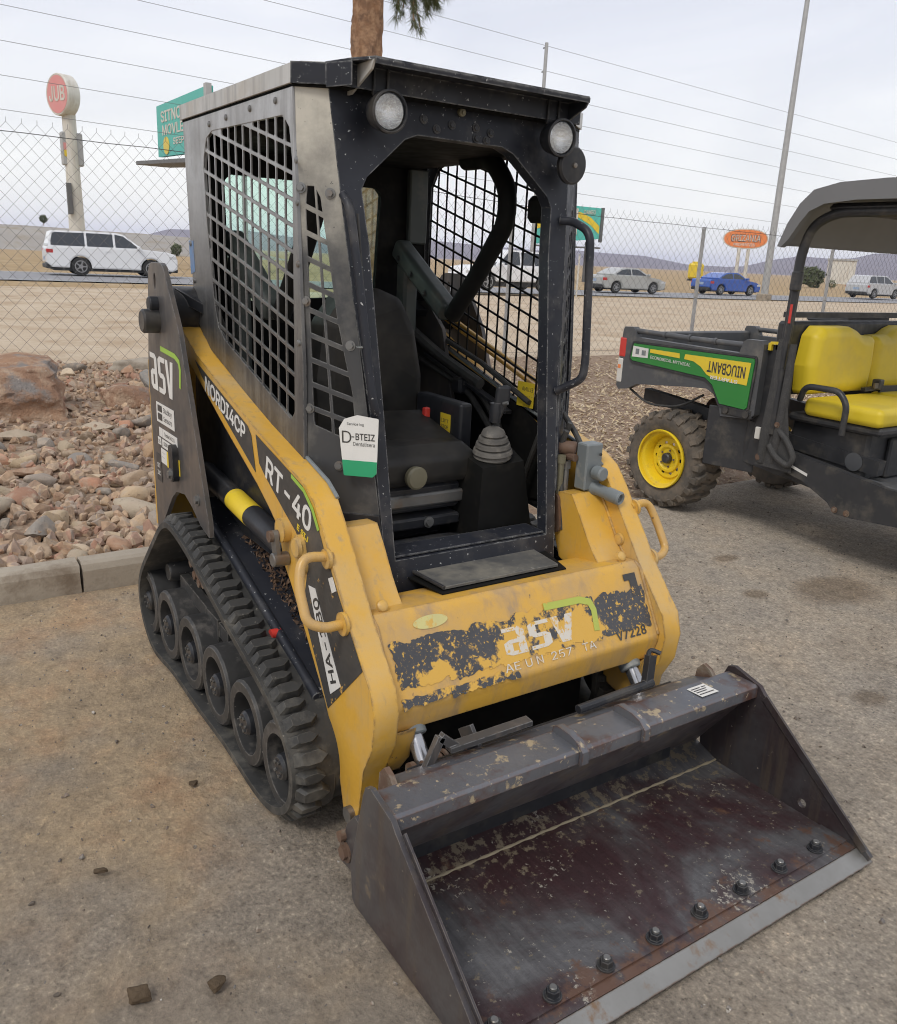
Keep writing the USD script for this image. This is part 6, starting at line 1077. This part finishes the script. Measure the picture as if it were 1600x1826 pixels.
def utv_wheel(x, yo, s, nm='wheel'):
    R = .312; W_ = .25; O = A([x, yo, R]); d = A([0, -s, 0])      # yo: outer face, s = -1 faces the camera
    prof = [(.175, .03), (.20, .012), (.245, .0), (.275, .006), (.292, .03), (.296, .06), (.296, .19), (.285, .24), (.245, .25), (.175, .22)]
    t = upart(nm, lathe(prof, O, d, 48), 'tyre_dusty', smooth=40)
    lg = []
    for k in range(22):
        for row, (o0, o1, ph, sk) in enumerate(((.02, .105, 0, .10), (.085, .165, .5, -.06), (.15, .235, 0.15, .10))):
            a0 = (k + ph) * 2 * np.pi / 22; P = []
            for aa, oo, rr in [(-.085, o0, .288), (.085, o0, .288), (-.085 + sk, o1, .29), (.085 + sk, o1, .29), (-.06, o0 + .008, .312), (.06, o0 + .008, .312), (-.06 + sk, o1 - .008, .313), (.06 + sk, o1 - .008, .313)]:
                P.append(O + d * oo + A([math.cos(a0 + aa), 0, math.sin(a0 + aa)]) * rr)
            lg.append(hull(P))
        P = [O + d * o + A([math.cos(k * 2 * np.pi / 22 + a), 0, math.sin(k * 2 * np.pi / 22 + a)]) * r for a, o, r in ((-.07, .02, .29), (.07, .02, .29), (-.05, .0, .262), (.05, .0, .262), (-.06, .012, .308), (.06, .012, .308), (-.05, -.006, .27), (.05, -.006, .27))]; lg.append(hull(P))
    part('tread_lugs', U(cat(*lg)), Mt['tyre_dusty'], t, kind='stuff', smooth=False)
    disc = shapely.Point(0, 0).buffer(.128, 24).difference(shapely.union_all([shapely.affinity.rotate(shapely.affinity.scale(shapely.Point(.100, 0).buffer(.013), .8, 1.0), k * 36, origin=(0, 0)) for k in range(10)]))
    u_, v_ = A([1, 0, 0]), A([0, 0, 1])
    rim = cat(lathe([(.178, -.002), (.186, -.006), (.190, .004), (.186, .02), (.160, .03), (.150, .05), (.142, .09), (.128, .085)], O, d, 44), place(extr(disc, .006), O + d * .085, u_, v_, -d), lathe([(.06, 0.0), (.075, -.012), (.09, -.010), (.095, .0)], O + d * .078, d, 36))
    part('rim', U(rim), Mt['rim_yellow'], t, smooth=35)
    part('hub_cap', U(lathe([(0, 0), (.026, 0), (.034, .008), (.036, .03), (0, .03)], O + d * .045, d, 20)), Mt['utv_black'], t)
    part('wheel_nuts', U(cat(*[bolt(O + d * .070 + A([.055 * math.cos(a), 0, .055 * math.sin(a)]), -d, .007, .006, False) for a in np.arange(5) * 1.2566])), Mt['rust'], t, kind='stuff')
    return t
RX = -1.10
utv_wheel(RX, 2.70, -1); utv_wheel(RX, 4.10, 1); utv_wheel(1.02, 2.70, -1); utv_wheel(1.02, 4.10, 1)
BOX = Polygon([(-1.585, 1.085), (-1.575, 1.105), (-1.50, 1.108), (-1.475, 1.085), (-1.46, 1.045), (-.645, 1.035), (-.628, 1.10), (-.605, 1.118), (-.50, 1.118), (-.485, 1.10), (-.485, .70), (-.52, .672), (-.72, .655), (-.735, .70), (-.775, .77), (-.85, .80), (-.98, .79), (-1.42, .745), (-1.50, .705), (-1.58, .69), (-1.605, .715), (-1.60, .90)])
def slopebox(m): return m
cbx2 = upart('cargo_box', [py(BOX, Yn, Yn + .05), py(BOX, Yf - .05, Yf), cbox((-1.55, Yn + .04, .80), (-.5, Yf - .04, .84)), cbox((-.56, Yn + .05, .82), (-.50, Yf - .05, 1.10)), cbox((-1.585, Yn + .05, .74), (-1.53, Yf - .05, 1.07), .01)], 'utv_plastic')
part('rail', U(cat(tube([(-1.49, Yn + .025, 1.085), (-1.0, Yn + .025, 1.078), (-.63, Yn + .025, 1.082)], .017, 12), *[cyl((x, Yn + .025, 1.08), (x + .02, Yn + .025, 1.08), .022, 12) for x in (-1.25, -1.05, -.85)])), Mt['utv_plastic'], cbx2)
part('rail', U(tube([(-1.49, Yf - .025, 1.085), (-.63, Yf - .025, 1.082)], .017, 12)), Mt['utv_plastic'], cbx2)
GP = Polygon([(-1.47, 1.005), (-.53, 1.015), (-.525, 1.0), (-.535, .735), (-.55, .722), (-.73, .728), (-.80, .83), (-.86, .865), (-1.47, .895), (-1.49, .91)])
gp = part('green_panel', U(py(GP, Yn - .010, Yn - .001)), Mt['utv_green'], cbx2)
part('panel_surround', U(py(GP.buffer(.016).difference(GP.buffer(.004)), Yn - .008, Yn - .0005)), Mt['utv_black'], cbx2)
yp = Yn - .0112
def dec(n, pts, mat, y=yp): return part(n, U(py(Polygon(pts), y - .001, y)), Mt[mat], gp)
dec('yellow_stripe', [(-1.32, .985), (-1.075, .985), (-1.07, .955), (-1.32, .962)], 'yellow_print')
yb3 = dec('yellow_panel', [(-1.03, .985), (-.545, .990), (-.555, .86), (-.80, .87), (-.85, .885), (-.90, .925), (-.96, .95), (-1.035, .955)], 'yellow_print')
dec('white_tag', [(-1.47, .99), (-1.335, .985), (-1.335, .925), (-1.475, .92)], 'white_print')
part('pictogram', U(cat(py(sbox(-1.445, .94, -1.415, .975), yp - .002, yp - .001), py(sbox(-1.39, .938, -1.355, .970), yp - .002, yp - .001))), Mt['castgrey'], gp, kind='stuff')
part('lettering', U(text('NIUCBANT', (-.575, yp - .001, .960), (-1, 0, .02), (0, 0, -1), .062, .001, .275)), Mt['black_print'], gp)
part('lettering', U(text('STARTER', (-.62, yp - .001, .88), (-1, 0, .02), (0, 0, -1), .020, .001, .20)), Mt['white_print'], gp)
part('lettering', U(text('ECONOMICAL MYTHICAL', (-1.31, yp - .001, .925), (1, 0, -.03), (0, 0, 1), .019, .001, .33, False)), Mt['white_print'], gp)
part('tail_light', U(rbox((-1.608, Yn - .004, .905), (-1.545, Yn + .10, 1.035), .012)), Mt['red_plastic'], cbx2)
rfl = part('reflector', U(rbox((-1.611, Yn - .004, .735), (-1.558, Yn + .10, .90), .012)), Mt['white_plastic'], cbx2)
part('amber_lens', U(cbox((-1.60, Yn - .0058, .83), (-1.575, Yn - .003, .855))), Mt['orange_print'], rfl)
part('tail_light', U(rbox((-1.608, Yf - .10, .905), (-1.545, Yf + .004, 1.035), .012)), Mt['red_plastic'], cbx2)
upart('tail_cable', tube([(-1.52, 2.80, .70), (-1.35, 2.80, .62), (-1.1, 2.82, .64), (-.95, 2.86, .74)], .008, 8, .2), 'hose')
upart('tool_box', [cbox((-.76, 3.55, 1.0), (-.50, 3.95, 1.21), .01), cbox((-.78, 3.53, 1.21), (-.48, 3.97, 1.26), .012)], 'utv_plastic')
upart('exhaust', cyl((-1.15, 3.2, .60), (-.75, 3.2, .62), .075, 20, .01), 'rust')
upart('axle', [cyl((RX, 2.8, .31), (RX, 4.0, .31), .05, 14), cbox((RX - .12, 3.2, .24), (RX + .12, 3.6, .52), .03)], 'utv_black')
upart('rear_frame', [beam((-1.5, 2.95, .66), (.2, 2.95, .52), .06, .08), beam((-1.5, 3.85, .66), (.2, 3.85, .52), .06, .08)], 'utv_black')
upart('mud_flap', place(cbox((0, 0, 0), (.32, .012, .36), .004), (-.80, 2.74, .35), unit(A([1, .25, 0])), unit(A([-.25, 1, 0]))), 'utv_black')
upart('latch_plate', [cbox((-.72, Yn - .006, .665), (-.50, Yn + .03, .73), .01), cyl((-.68, Yn - .015, .70), (-.68, Yn, .70), .022, 14), cyl((-.535, Yn - .015, .695), (-.535, Yn, .695), .022, 14)], 'utv_black')
upart('shock', [cyl((-.56, 2.84, .36), (-.53, 2.82, .66), .035, 14), cyl((-.53, 2.82, .60), (-.525, 2.82, .70), .022, 12)], 'utv_black')
upart('body_side', [py(Polygon([(-.50, 1.10), (-.36, 1.10), (-.33, .60), (-.24, .42), (-.30, .38), (-.62, .42), (-.70, .46), (-.55, .62), (-.50, .7)]), 2.80, 2.86), py(Polygon([(-.40, .46), (-.12, .40), (.05, .32), (.10, .27), (.20, .27), (1.0, .34), (1.0, .47), (.35, .47), (-.05, .52), (-.35, .56)]), 2.75, 2.80), py(Polygon([(-.70, .48), (-.2, .44), (.1, .36), (-.1, .34), (-.6, .40)]), 2.86, 2.90)], 'utv_black')
upart('floor_sill', [cbox((-.10, 2.78, .44), (1.4, 2.86, .475), .01), cbox((-.10, 2.86, .41), (1.4, 4.0, .435), .005)], 'utv_plastic')
upart('sill_label', py(Polygon([(-.20, .475), (-.09, .445), (-.09, .43), (-.20, .46)]), 2.7475, 2.7492), 'white_print')
upart('sill_bolt', [bolt((.10, 2.749, .292), (0, -1, 0), .012, .01), bolt((.17, 2.749, .29), (0, -1, 0), .012, .01)], 'rust')
upart('seat_base', [cbox((-.36, 2.93, .43), (.12, 4.0, .70), .02), cbox((-.36, 2.88, .69), (.20, 4.05, .735), .015), cbox((.12, 3.1, .44), (.15, 3.5, .66), .01)], 'utv_black')
upart('round_reflector', lathe([(0, 0), (.045, 0), (.05, .012), (0, .016)], (.06, 2.928, .53), (0, -1, 0), 24), 'utv_plastic')
def puff(P, O, depth, inset, N=160, K=9):
    """a cushion front: the outline P (y, z) rounded over by quarter circle steps, bulging to +x"""
    V = []; F = []
    for k in range(K):
        t = k / (K - 1) * np.pi / 2; r = P.buffer(-inset * (1 - math.cos(t))) if k else P; e = r.exterior; pts = A(e.coords)[:-1]
        i0 = int(np.argmin(pts[:, 0] + pts[:, 1])); s0 = e.project(shapely.Point(pts[i0])); sg_ = 1 if e.is_ccw else -1
        q = A([e.interpolate((s0 + sg_ * e.length * j / N) % e.length).coords[0] for j in range(N)])
        V.append(np.stack([np.full(N, depth * math.sin(t)), q[:, 0], q[:, 1]], 1))
    for k in range(K - 1):
        for j in range(N): jj = (j + 1) % N; a, b, c, d = k * N + j, k * N + jj, (k + 1) * N + jj, (k + 1) * N + j; F += [(a, b, c), (a, c, d)]
    V = np.vstack(V) + A(O); cap = trimesh.creation.triangulate_polygon(Polygon(V[-N:, 1:]), engine='earcut'); cv = np.column_stack([np.full(len(cap[0]), V[-1, 0]), cap[0]])
    F = [tuple(f) for f in F] + [tuple(len(V) + i for i in f) for f in cap[1]]
    m = trimesh.Trimesh(np.vstack([V, cv]), F, process=False); m.merge_vertices(); return m
def bench(y0, y1, dip_right):
    H = [(y0, .84), (y0 - .018, 1.0), (y0 + .005, 1.165), (y0 + .06, 1.215), (y0 + .33, 1.215), (y0 + .40, 1.195), (y0 + .46, 1.165), (y1 - .012, 1.160), (y1, 1.14), (y1 + .012, 1.0), (y1, .84)]
    if not dip_right: H = [(y0 + y1 - y, z) for y, z in H][::-1]
    P = Polygon(H).buffer(-.03).buffer(.03); return [px(P, -.36, -.30), puff(P, (-.30, 0, 0), .055, .06)]
upart('seat_back', bench(2.89, 3.475, True), 'utv_yellow', smooth=50); upart('seat_back', bench(3.485, 4.08, False), 'utv_yellow', smooth=50)
upart('seat_cushion', rbox((-.26, 2.86, .735), (.20, 3.478, .835), .035), 'utv_yellow', smooth=50); upart('seat_cushion', rbox((-.26, 3.482, .735), (.20, 4.08, .842), .035), 'utv_yellow', smooth=50)
upart('seat_belt', [beam((-.22, 3.36, .86), (-.20, 3.50, .87), .03, .02), beam((-.2, 3.5, .86), (-.18, 4.0, .85), .012, .04), rbox((-.22, 3.44, .86), (-.17, 3.49, .92), .008)], 'utv_black')
upart('belt_buckle', cbox((-.185, 3.40, .87), (-.175, 3.44, .90)), 'steel')
upart('hip_rail', tube([(-.27, 2.84, .82), (-.22, 2.80, .905), (-.02, 2.80, .905), (.035, 2.80, .84), (.035, 2.80, .68)], .017, 12, .07), 'utv_black')
upart('rear_shelf', [cbox((-.46, 2.80, 1.06), (-.37, 4.1, 1.235), .015), beam((-.41, 2.8, 1.27), (-.41, 4.1, 1.27), .035, .03)], 'utv_black')
for s, y in (('n', 2.80), ('f', 4.06)):
    upart('roll_bar', tube([(-.36, y, .45), (-.385, y, 1.15), (-.375, y, 1.60), (-.33, y, 1.74), (-.20, y, 1.80), (.7, y, 1.80), (1.0, y, 1.5), (1.2, y, .9)], .026, 14, .10), 'utv_black')
RP = Polygon([(-.462, 1.625), (-.44, 1.62), (-.40, 1.66), (-.345, 1.745), (-.30, 1.80), (-.22, 1.835), (-.05, 1.85), (1.0, 1.85), (1.05, 1.88), (1.0, 1.93), (.1, 1.945), (-.15, 1.935), (-.29, 1.905), (-.36, 1.84), (-.42, 1.74)])
def flare(m):
    v = m.vertices.copy(); return trimesh.Trimesh(v, m.faces, process=False)
upart('roof', [py(RP, 2.70, 2.74), py(RP.intersection(sbox(-1, 1.4, 2, 3)), 4.10, 4.14), py(Polygon([(-.455, 1.63), (-.425, 1.74), (-.36, 1.84), (-.29, 1.905), (-.15, 1.935), (.1, 1.945), (1.0, 1.93), (1.0, 1.915), (.1, 1.93), (-.14, 1.92), (-.28, 1.89), (-.345, 1.83), (-.41, 1.735), (-.44, 1.63)]), 2.72, 4.12)], 'utv_roof', smooth=40)
upart('roof_lining', [cbox((-.25, 2.78, 1.80), (1.0, 4.06, 1.845), .02)], 'utv_black')
# rolled side net and strut along the near roll bar
Mt['net'] = look('net_black', (0.03, 0.03, 0.03), (0.05, 0.048, 0.045), 30.0, 0.8, 0.0, chips=((0.09, 0.085, 0.08), 0.6, 220.0, 0.05), space='position')
upart('strut', [cyl((-.345, 2.74, .98), (-.335, 2.74, 1.42), .017, 14), cyl((-.34, 2.74, .62), (-.345, 2.74, .98), .024, 14), cyl((-.335, 2.735, 1.40), (-.333, 2.735, 1.50), .030, 14, .006)], 'utv_black')
upart('strut_label', cbox((-.338, 2.7205, 1.23), (-.324, 2.724, 1.33)), 'red_plastic')
upart('rolled_net', [tube([(-.37, 2.75, 1.14), (-.36, 2.74, .9), (-.375, 2.74, .62), (-.385, 2.75, .45)], [.022, .032, .036, .03], 14), tube([(-.30, 2.75, 1.12), (-.295, 2.74, .85), (-.30, 2.74, .60), (-.31, 2.75, .46)], [.018, .024, .028, .022], 14)], 'net')
upart('net_flap', [quad((-.42, 2.735, .43), (-.18, 2.735, .43), (-.27, 2.735, .80), (-.36, 2.735, .80), .004)], 'net')
upart('net_loop', [tube([(-.31, 2.73, .66), (-.22, 2.72, .60), (-.165, 2.715, .52), (-.19, 2.715, .465), (-.28, 2.715, .50), (-.335, 2.72, .56)], .016, 10, .06)], 'net')
upart('net_bolts', [bolt((-.395, 2.73, .475), (0, -1, 0), .016, .012)], 'rust'); upart('net_bolt', bolt((-.30, 2.715, .68), (0, -1, 0), .011, .01), 'rust')
upart('padlock', [rbox((-.475, 2.765, .565), (-.44, 2.785, .635), .006)], 'white_plastic')
upart('yellow_clip', [beam((-.47, 2.79, 1.07), (-.47, 2.79, 1.11), .02, .02), beam((-.47, 2.79, 1.11), (-.40, 2.79, 1.115), .015, .015)], 'yellow_print')
